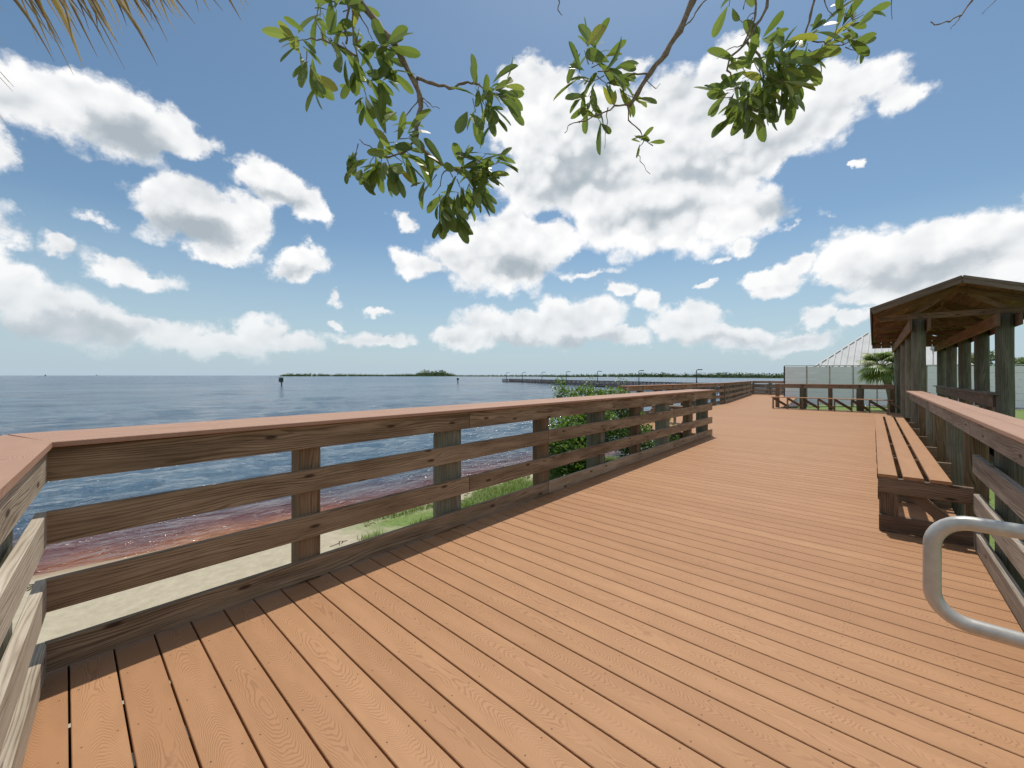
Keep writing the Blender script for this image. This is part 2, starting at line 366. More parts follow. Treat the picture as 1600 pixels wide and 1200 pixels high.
# ------------------------------------------------------------------ terrain and water
SHORE = [(-14, -60), (-9.5, -15), (-7.9, -4), (-7.3, 0), (-6.9, 2.6), (-6.35, 5.2), (-6.5, 8), (-5.9, 10), (-4.6, 11.6), (-4.3, 16), (-4.4, 22), (-5.6, 28), (-6.2, 33), (-4.0, 38), (10, 44), (60, 70), (400, 160)]
def shore_sd(x, y):                 # + on land
    best = 1e9; sgn = 1
    for (x0, y0), (x1, y1) in zip(SHORE, SHORE[1:]):
        dx, dy = x1 - x0, y1 - y0; t = max(0, min(1, ((x - x0) * dx + (y - y0) * dy) / (dx * dx + dy * dy)))
        qx, qy = x0 + dx * t - x, y0 + dy * t - y; dd_ = qx * qx + qy * qy
        if dd_ < best: best = dd_; sgn = 1 if (dx * (y - y0) - dy * (x - x0)) < 0 else -1
    return sgn * sqrt(best)
def hsh(i, j, k=0):
    n_ = (i * 374761393 + j * 668265263 + k * 974711) & 0xffffffff; n_ = ((n_ ^ (n_ >> 13)) * 1274126177) & 0xffffffff
    return ((n_ ^ (n_ >> 16)) & 0xffff) / 65535
def vn(x, y, k=0):
    i, j = floor(x), floor(y); fx, fy = x - i, y - j; fx = fx * fx * (3 - 2 * fx); fy = fy * fy * (3 - 2 * fy)
    a = hsh(i, j, k); b = hsh(i + 1, j, k); c = hsh(i, j + 1, k); e = hsh(i + 1, j + 1, k)
    return a + (b - a) * fx + (c - a) * fy + (a - b - c + e) * fx * fy
WATER_Z = -1.0
def ground_z(x, y):
    s = shore_sd(x, y)
    if s < 0: return WATER_Z + max(-1.2, s * .16)
    z = WATER_Z + .34 * (1 - exp(-s / 1.6))
    z += (vn(x * .9, y * .9) - .5) * .05 * min(1, s) + (vn(x * 4, y * 4, 3) - .5) * .014 * min(1, s)
    return z
def axis(lo, fine0, fine1, hi, step, gr=1.25):
    a = []; x = fine0
    while x <= fine1: a.append(x); x += step
    st = step; x = a[-1]
    while x < hi: st *= gr; x += st; a.append(x)
    st = step; x = fine0
    while x > lo: st *= gr; x -= st; a.insert(0, x)
    return a
def grid(name, xs, ys, zf, material, attr=None):
    nx, ny = len(xs), len(ys); vs = [(x, y, zf(x, y)) for y in ys for x in xs]
    fs = [(j * nx + i, j * nx + i + 1, (j + 1) * nx + i + 1, (j + 1) * nx + i) for j in range(ny - 1) for i in range(nx - 1)]
    me = bpy.data.meshes.new(name); me.from_pydata(vs, [], fs); me.polygons.foreach_set('use_smooth', [True] * len(fs))
    if attr:
        at = me.attributes.new('shore', 'FLOAT', 'POINT'); at.data.foreach_set('value', [attr(v[0], v[1]) for v in vs])
    me.materials.append(material); o = bpy.data.objects.new(name, me); COL.objects.link(o); return o
# ground material: sand, wet sand by the water, lawn beyond
m, n, p, o_ = mat('shore_ground'); at = n.node('ShaderNodeAttribute'); at.attribute_name = 'shore'
geo = n.node('ShaderNodeNewGeometry'); pos = geo.outputs['Position']; q = n.sep(pos)
nz = n.noise(pos, 9, 6, .65); n2_ = n.noise(pos, 90, 3, .6); n3_ = n.noise(pos, 1.1, 4, .6)
sand = n.ramp(nz, [(.3, (.35, .30, .21)), (.7, (.46, .405, .295))])
sand = n.mix(n.mr(n2_, .60, .72, 0, .35), sand, (.22, .17, .10))
sand = n.mix(n.mr(at.outputs['Fac'], .05, .7, .75, 0, True), sand, (.24, .15, .085))
lawn = n.ramp(n.noise(pos, 14, 5, .7), [(.3, (.075, .12, .022)), (.7, (.19, .265, .058))])
gx = n.m('ADD', q[0], n.m('MULTIPLY', n.m('SUBTRACT', n3_, .5), 2.0))
gy = n.m('ADD', q[1], n.m('MULTIPLY', n.m('SUBTRACT', n3_, .5), 2.0))
gm = n.m('MAXIMUM', n.mr(gx, -.6, -.2), n.m('MULTIPLY', n.mr(gy, 2.6, 3.2), n.mr(at.outputs['Fac'], .9, 1.4)))
n.l.new(n.mix(gm, sand, lawn), p.inputs['Base Color']); p.inputs['Roughness'].default_value = .9
bump(n, p, n.m('ADD', nz, n.m('MULTIPLY', n2_, .3)), .6, .02)
terr = grid('ground', axis(-16, -7.8, 2, 900, .14), axis(-40, -1.5, 12, 130, .14), ground_z, m, shore_sd)
tag(terr, kind='structure')
# water
import numpy as np
def vnn(x, y, k):
    i = np.floor(x).astype(np.int64); j = np.floor(y).astype(np.int64); fx = x - i; fy = y - j; fx = fx ** 3 * (fx * (fx * 6 - 15) + 10); fy = fy ** 3 * (fy * (fy * 6 - 15) + 10)
    def h(a, b_):
        n_ = (a * 374761393 + b_ * 668265263 + k * 974711) & 0xffffffff; n_ = ((n_ ^ (n_ >> 13)) * 1274126177) & 0xffffffff
        return ((n_ ^ (n_ >> 16)) & 0xffff) / 65535.0
    a, b_, c, e = h(i, j), h(i + 1, j), h(i, j + 1), h(i + 1, j + 1)
    return a + (b_ - a) * fx + (c - a) * fy + (a - b_ - c + e) * fx * fy
def wave_field(X, Y, S):
    """S: distance from the shore (+ out to sea)"""
    d = np.sqrt(X * X + Y * Y); Z = np.zeros_like(X); calm = np.clip(S / 4.5, .30, 1.0)
    for k, (lam, amp, ang) in enumerate(((.42, .034, 10), (.8, .070, 28), (1.4, .10, 14), (2.4, .125, 24), (4.6, .14, 8), (9, .20, 20), (20, .30, 12), (45, .42, 22), (110, .6, 15), (260, .8, 18))):
        A_ = radians(ang); P = X * sin(A_) + Y * cos(A_); Q = X * cos(A_) - Y * sin(A_)
        q_ = vnn(P / (lam * 1.05) + 31.7 * k, Q / (lam * .62) + 13.1 * k + 1.2 * vnn(P / lam / 3, Q / lam / 3, k + 70), k + 50)
        rdg = 1 - np.abs(2 * q_ - 1)
        near = 1.0
        up_ = np.clip(d / (lam * 1.6), 0, 1) if lam > 3 else 1.0
        lod = np.clip(2.2 - (.10 + .036 * np.maximum(0, d - 9)) / (lam * .35), 0, 1)
        c_ = calm if lam < 3 else np.clip(S / (lam * 2.0), 0.0, 1.0)
        Z += (rdg * .55 + q_ * .45 - .5) * amp * lod * up_ * c_ * 1.2
    return WATER_Z + Z
def np_sd(X, Y):
    best = np.full(X.shape, 1e12); sg = np.ones(X.shape)
    for (x0, y0), (x1, y1) in zip(SHORE, SHORE[1:]):
        dx, dy = x1 - x0, y1 - y0; t = np.clip(((X - x0) * dx + (Y - y0) * dy) / (dx * dx + dy * dy), 0, 1)
        dd_ = (x0 + dx * t - X) ** 2 + (y0 + dy * t - Y) ** 2; w_ = dd_ < best
        best = np.where(w_, dd_, best); sg = np.where(w_, np.where((dx * (Y - y0) - dy * (X - x0)) < 0, 1, -1), sg)
    return sg * np.sqrt(best)
m, n, p, o_ = mat('sea_water'); at = n.node('ShaderNodeAttribute'); at.attribute_name = 'shore'; s = at.outputs['Fac']
geo = n.node('ShaderNodeNewGeometry'); pos = geo.outputs['Position']
nn = n.noise(pos, .45, 4, .6); s2 = n.m('ADD', s, n.m('MULTIPLY', n.m('SUBTRACT', nn, .5), 2.0))
c = n.ramp(n.mr(s2, -3.9, 0.35), [(0.0, (.065, .118, .172)), (.38, (.055, .090, .130)), (.60, (.080, .055, .072)), (.80, (.13, .050, .045)), (.91, (.25, .085, .034)), (1.0, (.34, .19, .10))])
n.l.new(c, p.inputs['Base Color']); cd = n.node('ShaderNodeVectorMath', operation='LENGTH'); n.l.new(pos, cd.inputs[0]); n.l.new(n.mr(cd.outputs[1], 12, 150, .08, .20), p.inputs['Roughness']); p.inputs['IOR'].default_value = 1.33
mp = n.node('ShaderNodeMapping'); n.l.new(pos, mp.inputs[0]); mp.inputs['Rotation'].default_value = (0, 0, radians(14)); mp.inputs['Scale'].default_value = (1, .42, 1)
w1 = n.noise(mp.outputs[0], 2.2, 5, .62); w2 = n.noise(mp.outputs[0], .32, 5, .6); w3 = n.noise(mp.outputs[0], .03, 4, .6); w4 = n.noise(mp.outputs[0], 9, 3, .6)
hh = n.m('ADD', n.m('ADD', n.m('MULTIPLY', w1, .30), n.m('MULTIPLY', w2, .9)), n.m('ADD', n.m('MULTIPLY', w3, 4.0), n.m('MULTIPLY', w4, .07)))
bump(n, p, hh, 1.0, 1.2)
wx = np.array(axis(-30000, -10, -4.2, 30000, .085, 1.036)); wx = wx[(wx < 6) | (np.arange(len(wx)) % 5 == 0)]
wy = np.array(axis(-3000, -1.5, 9, 30000, .11, 1.036)); wy = wy[(wy > -8) | (np.arange(len(wy)) % 5 == 0)]
GX, GY = np.meshgrid(wx, wy); SD = np_sd(GX, GY); GZ_ = wave_field(GX, GY, -SD)
nx, ny = len(wx), len(wy); I, J = np.meshgrid(np.arange(nx - 1), np.arange(ny - 1)); base_i = (J * nx + I).ravel()
quads = np.stack([base_i, base_i + 1, base_i + nx + 1, base_i + nx], 1)
me = bpy.data.meshes.new('sea'); me.vertices.add(nx * ny); me.vertices.foreach_set('co', np.stack([GX.ravel(), GY.ravel(), GZ_.ravel()], 1).ravel().astype(np.float32))
me.loops.add(quads.size); me.loops.foreach_set('vertex_index', quads.ravel().astype(np.int32))
me.polygons.add(len(quads)); me.polygons.foreach_set('loop_start', (np.arange(len(quads)) * 4).astype(np.int32)); me.polygons.foreach_set('loop_total', np.full(len(quads), 4, np.int32))
me.update(calc_edges=True); me.validate(); me.polygons.foreach_set('use_smooth', [True] * len(me.polygons))
at_ = me.attributes.new('shore', 'FLOAT', 'POINT'); at_.data.foreach_set('value', np.clip(SD, -60, 60).ravel().astype(np.float32))
me.materials.append(m); sea = bpy.data.objects.new('sea', me); COL.objects.link(sea)
tag(sea, kind='structure')

# ------------------------------------------------------------------ deck (boardwalk surface)
PITCH, PW, TH = .151, .1435, .026
mb = MB()
Y0 = .0175                         # centre of a gap
def plank_row(x0, x1, i):
    y = Y0 + PITCH * (i + .5)
    mb.box((x0, y, -TH / 2), (x1, y, -TH / 2), w=PW, h=TH, bev=.0025)
i0, i1 = -24, int((36.5 - Y0) / PITCH)
for i in range(i0, i1):
    y = Y0 + PITCH * (i + .5)
    if y < -.02 - .07 : xl = max(-2.80, -2.80)
    if y < 10.15: xl = -2.86
    elif y < 22.9: xl = -5.85 + (y - 12) * .016
    else: xl = -5.75 - (y - 22.9) * .105
    if y < 2.35: xr = 2.4
    elif y < 12.3: xr = .60
    elif y < 21.2: xr = 2.35
    else: xr = -3.1 - max(0, y - 24) * .08
    if y < -.45: continue
    if xr > 1 and y < 2.35: plank_row(xl, .625, i); plank_row(.631, xr, i)
    else: plank_row(xl, xr, i)
deck = mb.build('boardwalk', M['deck']); tag(deck, kind='structure', deck=True)
mb = MB()
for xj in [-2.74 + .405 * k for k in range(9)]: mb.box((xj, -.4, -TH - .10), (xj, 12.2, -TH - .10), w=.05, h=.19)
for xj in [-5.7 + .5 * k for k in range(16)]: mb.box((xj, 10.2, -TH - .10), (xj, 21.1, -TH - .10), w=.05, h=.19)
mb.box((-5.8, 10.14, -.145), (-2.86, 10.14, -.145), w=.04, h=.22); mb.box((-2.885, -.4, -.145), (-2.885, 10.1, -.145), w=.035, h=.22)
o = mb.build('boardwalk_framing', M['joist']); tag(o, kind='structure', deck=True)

# ------------------------------------------------------------------ railings
BH = [(.877, 1.030), (.592, .738), (.287, .432), (.015, .146)]
CAPZ = (1.034, 1.060)
def lerp(a, b, t): return Vector(a) * (1 - t) + Vector(b) * t
def board(root, a, b, z, m_, out, th=.038, name='rail_board', label=None):
    """board whose inner face runs a..b (xy), thickness towards out (unit xy)"""
    mb = MB(); zc = (z[0] + z[1]) / 2; o = Vector((out[0], out[1], 0)) * (th / 2)
    mb.box(Vector((a[0], a[1], zc)) + o, Vector((b[0], b[1], zc)) + o, w=th, h=z[1] - z[0], bev=.003)
    ob = mb.build(name, m_, root)
    return ob
def sq_post(root, x, y, ang=0, s=.14, z0=-.75, z1=1.032, name='post', m_=None, d2=None):
    mb = MB(); mb.box((x, y, z0), (x, y, z1), up=Vector((cos(ang), sin(ang), 0)), w=d2 or s, h=s, bev=.006); return mb.build(name, m_ or M['post'], root)
def rd_post(root, x, y, r=.135, z0=-.8, z1=1.032, name='round_post', m_=None):
    mb = MB(); k = 8; mb.tube([(x + random.uniform(-1, 1) * .003, y, z0 + (z1 - z0) * i / k) for i in range(k + 1)], r, n=20, wob=.018); return mb.build(name, m_ or M['pile'], root)

# --- left railing (water side)
R = thing('railing', 'long weathered brown railing with a wide reddish cap along the water side of the deck', 'railing', (-2.8, 5, 0))
X1 = -2.775
def lx(y): return X1 - .0025 * (y - 5) * 0
joints = {0: [2.50, 6.3, 8.75], 1: [3.72, 7.6], 2: [2.50, 6.3, 8.75], 3: [3.72, 7.6]}
for k, z in enumerate(BH):
    ys = [-.058] + joints[k] + [10.05]
    for a, b in zip(ys, ys[1:]):
        board(R, (X1, a + .003), (X1, b - .003), z, M['rail'], (-1, 0))
for y in (1.105, 3.715, 6.2, 8.68): sq_post(R, X1 - .040 - .07, y)
for y in (2.38, 5.07, 7.50, 9.86): rd_post(R, X1 - .043 - .13, y, .128)
mb = MB()
CI, CO = -2.737, -3.275           # cap inner and outer edge
near_dir = Vector((.9976, -.0698, 0)); near_nrm = Vector((.0698, .9976, 0))
# cap made of boards side by side
wd = (CI - CO) / 2
for k in range(2):
    xc = CI - wd * (k + .5)
    ya = -.04 - .62 * (CI - xc) * .45
    segs = [ya, 4.9 + .9 * (k % 2), 10.12]
    for j, (a, b) in enumerate(zip(segs, segs[1:])):
        mb.box((xc, a, sum(CAPZ) / 2), (xc, b - .003, sum(CAPZ) / 2), w=wd - .004, h=CAPZ[1] - CAPZ[0], bev=.003, cut_a=(wd * .5) * .28 if j == 0 else 0)
mb.build('cap_rail', M['cap'], R)

# --- near railing (by the camera)
R = thing('railing', 'sun bleached pale railing of four boards with a reddish cap at the near left corner', 'railing', (-1.2, -.2, 0))
def npt(x): return (x, -.051 - .070 * (x + 2.77))
for k, z in enumerate(BH):
    board(R, npt(-2.805), npt(.9), z, M['rail_pale'], (-.0698, -.9976))
for x in (-2.36, -1.0, .4):
    a = npt(x); rd_post(R, a[0] - .012, a[1] - .185, .14)
mb = MB()
ci = Vector((-2.737, -.036, 0)); co = Vector((-3.275, -.205, 0))
cw_ = .20; zc = sum(CAPZ) / 2
# near cap with its mitred end
a0 = Vector((ci.x, ci.y, zc)); e1 = Vector((.95, ci.y - .07 * (.95 - ci.x), zc))
pts_in = [a0 + Vector((.004, 0, 0)), e1]; pts_out = [Vector((co.x, co.y, zc)), e1 + Vector((-.012, -.17, 0))]
hz = (CAPZ[1] - CAPZ[0]) / 2; up = Vector((0, 0, hz))
A, B_, C_, D_ = pts_in[0], pts_in[1], pts_out[1], pts_out[0]
def uvq(P): return (P.x + 7.3, P.y * 1.0 + 3.1)
lcv = {0: (1, .4), 1: (1, .4), 2: (-1, .4), 3: (-1, .4)}
Q = [A, B_, C_, D_]
mb.quad([q_ + up for q_ in (D_, C_, B_, A)], [uvq(q_) for q_ in (D_, C_, B_, A)], [lcv[3], lcv[2], lcv[1], lcv[0]])
mb.quad([q_ - up for q_ in (A, B_, C_, D_)], [uvq(q_) for q_ in (A, B_, C_, D_)], [lcv[0], lcv[1], lcv[2], lcv[3]])
for i in range(4):
    a, b = Q[i], Q[(i + 1) % 4]; L = (a - b).length
    mb.quad([a - up, b - up, b + up, a + up][::-1], [(0, 0), (L, 0), (L, .026), (0, .026)][::-1], [(.9, .4)] * 4)
mb.build('cap_rail', M['cap'], R)

# --- right railing behind the bench
R = thing('railing', 'weathered grey railing with a pinkish brown cap running behind the bench on the right', 'railing', (.6, 7, 0))
XR = .585
for k, z in enumerate(BH):
    if k == 0: segs = [2.45, 4.95, 8.1, 12.15]
    else: segs = [2.45, 4.84 - .02 * k]
    for a, b in zip(segs, segs[1:]): board(R, (XR, a + .003), (XR, b - .003), z, M['rail_grey'], (1, 0))
for y in (3.1, 5.55, 8.05, 10.6): sq_post(R, XR + .11, y)
for y in (4.35, 6.85, 9.3, 11.9): rd_post(R, XR + .17, y, .125)
sq_post(R, XR + .11, 2.5)
mb = MB()
for k in range(2):
    for a, b in ((2.4, 7.2 + k), (7.2 + k, 12.18)):
        mb.box((.525 + .118 * (k + .5), a, zc), (.525 + .118 * (k + .5), b - .003, zc), w=.114, h=.026, bev=.003)
mb.build('cap_rail', M['cap'], R)

def simple_rail(label, a, b, posts, inner, m_=None, zs=BH, group=None, capw=.16, postmats=None, capov=.05, name='railing', brace=False):
    """railing from a to b (xy); inner = unit vector towards the deck"""
    a = Vector((a[0], a[1], 0)); b = Vector((b[0], b[1], 0)); inn = Vector((inner[0], inner[1], 0)).normalized()
    R = thing(name, label, 'railing', (a + b) / 2, group=group); L = (b - a).length; out = -inn
    for z in zs: board(R, a, b, z, m_ or M['rail'], (out.x, out.y))
    for i in range(posts):
        t = (i + .05) / (posts - .9) if posts > 1 else .5; q_ = a.lerp(b, min(1, t)) + out * .11
        if i % 2: rd_post(R, q_.x, q_.y, .12)
        else: sq_post(R, q_.x, q_.y)
    mb = MB(); ce = out * (capw / 2 - capov)
    mb.box(a + ce + Vector((0, 0, zc)), b + ce + Vector((0, 0, zc)), w=capw, h=.026, bev=.003); mb.build('cap_rail', M['cap'], R)
    return R
R2 = simple_rail('weathered railing with its cap just above the shrub tops, left of the far walkway', (-6.05, 12.2), (-5.72, 22.8), 9, (1, 0), capw=.3)
mb = MB(); mb.box((-5.75, 12.5, .02), (-5.95, 12.25, 1.0), w=.04, h=.10); mb.build('brace', M['rail_pale'], R2)
simple_rail('distant boarded railing on the left of the narrow far walkway, four boards and dark posts', (-5.72, 22.95), (-7.05, 35.9), 11, (1, .1), capw=.18)
simple_rail('farthest railing closing the end of the far walkway', (-7.05, 36.05), (-3.6, 36.35), 4, (0, -1), capw=.18)
simple_rail('low boarded railing behind the far bench, in front of the white fence', (-3.25, 21.35), (.60, 21.15), 5, (0, -1), zs=[BH[0]], m_=M['dark'], capw=.28)
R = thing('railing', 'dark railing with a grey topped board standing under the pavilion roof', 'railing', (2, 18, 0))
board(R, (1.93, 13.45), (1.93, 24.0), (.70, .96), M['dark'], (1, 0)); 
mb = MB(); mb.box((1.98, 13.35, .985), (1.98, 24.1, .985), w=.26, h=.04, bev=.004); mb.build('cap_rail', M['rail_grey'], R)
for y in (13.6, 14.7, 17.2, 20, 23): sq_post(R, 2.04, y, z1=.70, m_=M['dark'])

# ------------------------------------------------------------------ benches
def bench(label, origin, ax, inn, length, nfr, wdt=.445, seat_m=None, zig=False):
    """ax along the bench, inn = direction from front edge to back (towards the railing)"""
    o = Vector((origin[0], origin[1], 0)); ax = Vector((ax[0], ax[1], 0)).normalized(); inn = Vector((inn[0], inn[1], 0)).normalized()
    R = thing('bench', label, 'bench', o + ax * length / 2 + inn * .25)
    pw = .125; gap = (wdt - 3 * pw) / 2; Z = Vector((0, 0, 1))
    for k in range(3):
        mb = MB(); c = o + inn * (pw / 2 + k * (pw + gap)) + Z * .487
        mb.box(c, c + ax * length, w=pw, h=.026, bev=.003); mb.build('seat_plank', seat_m or M['deck'], R)
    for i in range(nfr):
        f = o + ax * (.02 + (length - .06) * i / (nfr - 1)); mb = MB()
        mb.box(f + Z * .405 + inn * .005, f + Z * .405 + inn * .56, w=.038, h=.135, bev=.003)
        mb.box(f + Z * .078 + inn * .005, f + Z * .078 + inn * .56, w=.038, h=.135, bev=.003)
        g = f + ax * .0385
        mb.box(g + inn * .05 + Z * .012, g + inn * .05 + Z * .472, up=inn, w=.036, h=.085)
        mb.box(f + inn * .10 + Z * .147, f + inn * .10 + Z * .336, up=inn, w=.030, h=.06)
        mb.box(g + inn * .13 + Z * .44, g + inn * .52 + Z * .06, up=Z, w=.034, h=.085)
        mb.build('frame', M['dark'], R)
    return R
bench('long built in bench with three reddish seat planks along the right railing', (.03, 4.80), (0, 1), (1, 0), 7.4, 7)
# far bench, seen against the bright fence: thin seat on zig-zag braces
R = thing('bench', 'far bench with a thin seat on dark zigzag braces in front of the low railing', 'bench', (-1.3, 20.7, 0))
for k in range(3):
    mb = MB(); y = 20.55 + k * .155; mb.box((-3.3, y, .487), (.55, y - .12, .487), w=.125, h=.026); mb.build('seat_plank', M['deck'], R)
for i in range(8):
    x = -3.22 + i * .52; mb = MB(); y = 20.5 - .03 * i * .5
    mb.box((x, y, .01), (x, y, .472), up=(1, 0, 0), w=.1, h=.05); mb.box((x + .03, y + .03, .43), (x + .50, y + .5, .06), w=.04, h=.09)
    mb.build('frame', M['dark'], R)
# bench backing on to the planting, at the end of the left railing
R = thing('bench', 'small bench with slanting pale supports partly hidden behind the far end of the left railing', 'bench', (-3.9, 11.8, 0))
for k in range(3):
    mb = MB(); mb.box((-5.2, 11.9 + k * .155, .487), (-3.55, 11.9 + k * .155, .487), w=.13, h=.03); mb.build('seat_plank', M['dark'], R)
for x in (-3.68, -4.02, -4.5, -5.1):
    mb = MB(); mb.box((x, 11.75, .01), (x + .06, 12.25, .46), w=.07, h=.10); mb.box((x + .08, 12.22, .01), (x + .08, 12.22, .46), up=(1, 0, 0), w=.06, h=.06)
    mb.build('frame', M['rail_pale'], R)

# ------------------------------------------------------------------ metal handrail
def fillet(pts, r, k=7):
    out = [Vector(pts[0])]
    for i in range(1, len(pts) - 1):
        a, b, c = Vector(pts[i - 1]), Vector(pts[i]), Vector(pts[i + 1]); d1 = (a - b).normalized(); d2 = (c - b).normalized()
        ang = d1.angle(d2); t = r / math.tan(ang / 2); p1 = b + d1 * t; cen = b + (d1 + d2).normalized() * (r / sin(ang / 2))
        v1 = p1 - cen; v2 = b + d2 * t - cen; tot = v1.angle(v2)
        for j in range(k + 1):
            s_ = j / k; out.append(cen + (v1 * sin((1 - s_) * tot) + v2 * sin(s_ * tot)) / sin(tot))
    out.append(Vector(pts[-1])); return out
R = thing('handrail', 'bent silver metal tube handrail with a rounded end at the lower right', 'handrail', (1.2, 2.02, 0))
HRY = 2.02
mb = MB(); mb.tube(fillet([(2.3, HRY, .86), (.152, HRY, .862), (.150, HRY, .522), (2.3, HRY, .50)], .095, 9), .0235, n=20); mb.build('rail_tube', M['steel'], R)
for x in (1.0, 2.1):
    mb = MB(); mb.tube([(x, HRY, .0), (x, HRY, .86)], .0225, n=14); mb.tube([(x, HRY, .001), (x, HRY, .012)], .05, n=16); mb.build('support_post', M['steel'], R)

# ------------------------------------------------------------------ pavilion
R = thing('pavilion', 'open timber pavilion with thick round posts and a low gabled wooden roof', 'pavilion', (1.41, 18, 0))
PXL, PXR = .80, 2.07; PYS = (13.45, 15.9, 18.5, 21.3, 24.1)
for y in PYS:
    rd_post(R, PXL, y, .125, z1=2.70, name='post'); rd_post(R, PXR + .03, y, .135, z1=2.70, name='post')
YF, YB, XC = 12.65, 24.9, 1.41
ZE, ZA, XE = 2.985, 3.50, 1.41
def roofz(x): return ZA - (ZA - ZE) * abs(x - XC) / XE
# beams beside the post heads
for xp in (PXL, PXR + .03):
    for sgn in (-1, 1):
        mb = MB(); x = xp + sgn * .15; mb.box((x, YF + .35, 2.555), (x, YB - .3, 2.555), w=.045, h=.26, bev=.003); mb.build('beam', M['roofwood'], R)
# roof planes: boards underneath, shingle layer above
for sgn in (-1, 1):
    mb = MB(); nb = 12; L = XE
    for i in range(nb):
        x0, x1 = XC + sgn * L * i / nb, XC + sgn * L * (i + 1) / nb; xm = (x0 + x1) / 2; zm = roofz(xm) - .075
        slope = math.atan2((ZA - ZE), XE)
        mb.box((xm, YF + .03, zm), (xm, YB - .03, zm), up=Vector((sgn * sin(slope), 0, cos(slope))), w=L / nb / cos(slope) - .006, h=.02)
    mb.build('roof_boards', M['roofwood'], R)
    mb = MB(); c0 = Vector((XC, 0, ZA - .028)); c1 = Vector((XC + sgn * (XE + .02), 0, ZE - .035)); mid = (c0 + c1) / 2
    mb.box((mid.x, YF + .01, mid.z), (mid.x, YB - .01, mid.z), up=Vector((sgn * sin(slope), 0, cos(slope))), w=(c1 - c0).length - .01, h=.04); mb.build('roof_covering', M['fascia'], R)
    for yy in (YF, YB):
        mb = MB(); mb.box((XC + sgn * .004, yy, ZA - .075), (XC + sgn * (XE + .025), yy, ZE - .085), w=.04, h=.15); mb.build('barge_board', M['fascia'], R)
        mb = MB(); oy = -.028 if yy == YF else .028
        mb.box((XC + sgn * .004, yy + oy, ZA - .028), (XC + sgn * (XE + .03), yy + oy, ZE - .038), w=.016, h=.055); mb.build('barge_trim', M['fascia'], R)
    mb = MB(); mb.box((XC + sgn * (XE + .035), YF, ZE - .09), (XC + sgn * (XE + .035), YB, ZE - .09), w=.03, h=.15); mb.build('eave_board', M['fascia'], R)
for yy in (YB - .06,):
    mb = MB()
    for k in range(9):
        x_ = XC - 1.28 + k * .32; zt = roofz(x_) - .10 - .06
        mb.box((x_, yy, 2.66), (x_, yy, zt), up=(0, 1, 0), w=.31, h=.02)
    mb.build('gable_boards', M['roofwood'], R)
# trusses
for y in [YF + .75 + 2.65 * i for i in range(5)]:
    mb = MB(); mb.box((XC - XE + .12, y, 2.775), (XC + XE - .12, y, 2.775), w=.04, h=.13)
    for sgn in (-1, 1):
        mb.box((XC + sgn * .02, y, ZA - .17), (XC + sgn * (XE - .06), y, ZE - .15), w=.038, h=.11)
        mb.box((XC + sgn * .75, y + .042, 2.80), (XC + sgn * .06, y + .042, ZA - .2), w=.036, h=.09)
    mb.build('truss', M['roofwood'], R)

# ------------------------------------------------------------------ far land (mangrove shores)
def crown_mesh(mb, c, rad, n_, ls, squash=.8, core=.35, shape=None):
    """leaf clumps through a crown's volume"""
    for i in range(n_):
        while True:
            v = Vector((random.uniform(-1, 1), random.uniform(-1, 1), random.uniform(-1, 1)))
            if core < v.length < 1: break
        s_ = ls * random.uniform(.6, 1.3); P = Vector(c) + Vector((v.x * rad[0], v.y * rad[1], v.z * rad[2]))
        nrm = (v + Vector((random.uniform(-1, 1), random.uniform(-1, 1), random.uniform(-.3, 1.2))) * .9).normalized()
        t = nrm.orthogonal().normalized(); t = (Matrix.Rotation(random.uniform(0, 6.28), 3, nrm) @ t); b = nrm.cross(t)
        r_ = random.random()
        mb.quad([P - t * s_, P - b * s_ * .5, P + t * s_, P + b * s_ * .5], [(0, 0)] * 4, [(-.6, r_), (.6, r_), (.6, r_), (-.6, r_)])
M['far'] = leafmat('far_mangrove', [(0, (.035, .060, .022)), (.5, (.07, .105, .035)), (1, (.14, .17, .065))], trans=.15, rough=.7)
def land(name, label, pts, n_per, group):
    """pts: (u, base_v, top_v, Z) ridge of a tree-covered shore"""
    mb = MB()
    for (u0, b0, t0, Z0), (u1, b1, t1, Z1) in zip(pts, pts[1:]):
        seg = abs(u1 - u0) / 2.2
        for i in range(int(seg)):
            t = (i + random.random()) / seg; u = u0 + (u1 - u0) * t; Z = 1 / ((1 - t) / Z0 + t / Z1)
            top = t0 + (t1 - t0) * t; g = PX(u, 586.5, Z); g.z = 0
            h = max(.5, EYE + (HZ - top) / F * Z - WATER_Z); h *= random.uniform(.78, 1.12); w = max(h * .7, 2.4 / F * Z)
            g += FWD * random.uniform(0, .02) * Z
            crown_mesh(mb, (g.x, g.y, WATER_Z + h * .5), (w, w, h * .52), n_per, h * .17, core=.1)
            r_ = w * .8
            mb.tube([(g.x, g.y, WATER_Z - .3), (g.x, g.y, WATER_Z + h * .55)], [r_ * .9, r_ * .7], n=7, caps=False, smooth=False)
    o = mb.build(name, M['far']); tag(o, label, 'mangrove shore', kind='stuff'); return o
land('mangrove_island', 'low green mangrove island on the horizon with a taller clump of trees', [(433, 587.3, 585.8, 900), (445, 587.6, 582.6, 890), (520, 587.6, 583.4, 880), (600, 587.8, 584.2, 860), (650, 587.8, 582.5, 850), (658, 587.8, 578.3, 845), (690, 587.8, 577.8, 845), (700, 587.8, 581.0, 845), (712, 588, 584.5, 840)], 26, 'shores')
land('mangrove_shore', 'long low green wooded shore across the water to the right', [(705, 588, 585.4, 800), (800, 588.3, 585, 700), (900, 589, 584, 560), (985, 589.5, 583, 470), (1040, 590, 581.0, 420), (1060, 590, 583, 400), (1120, 590.5, 581.8, 360), (1200, 591, 582, 300), (1300, 591, 582, 290)], 26, 'shores')

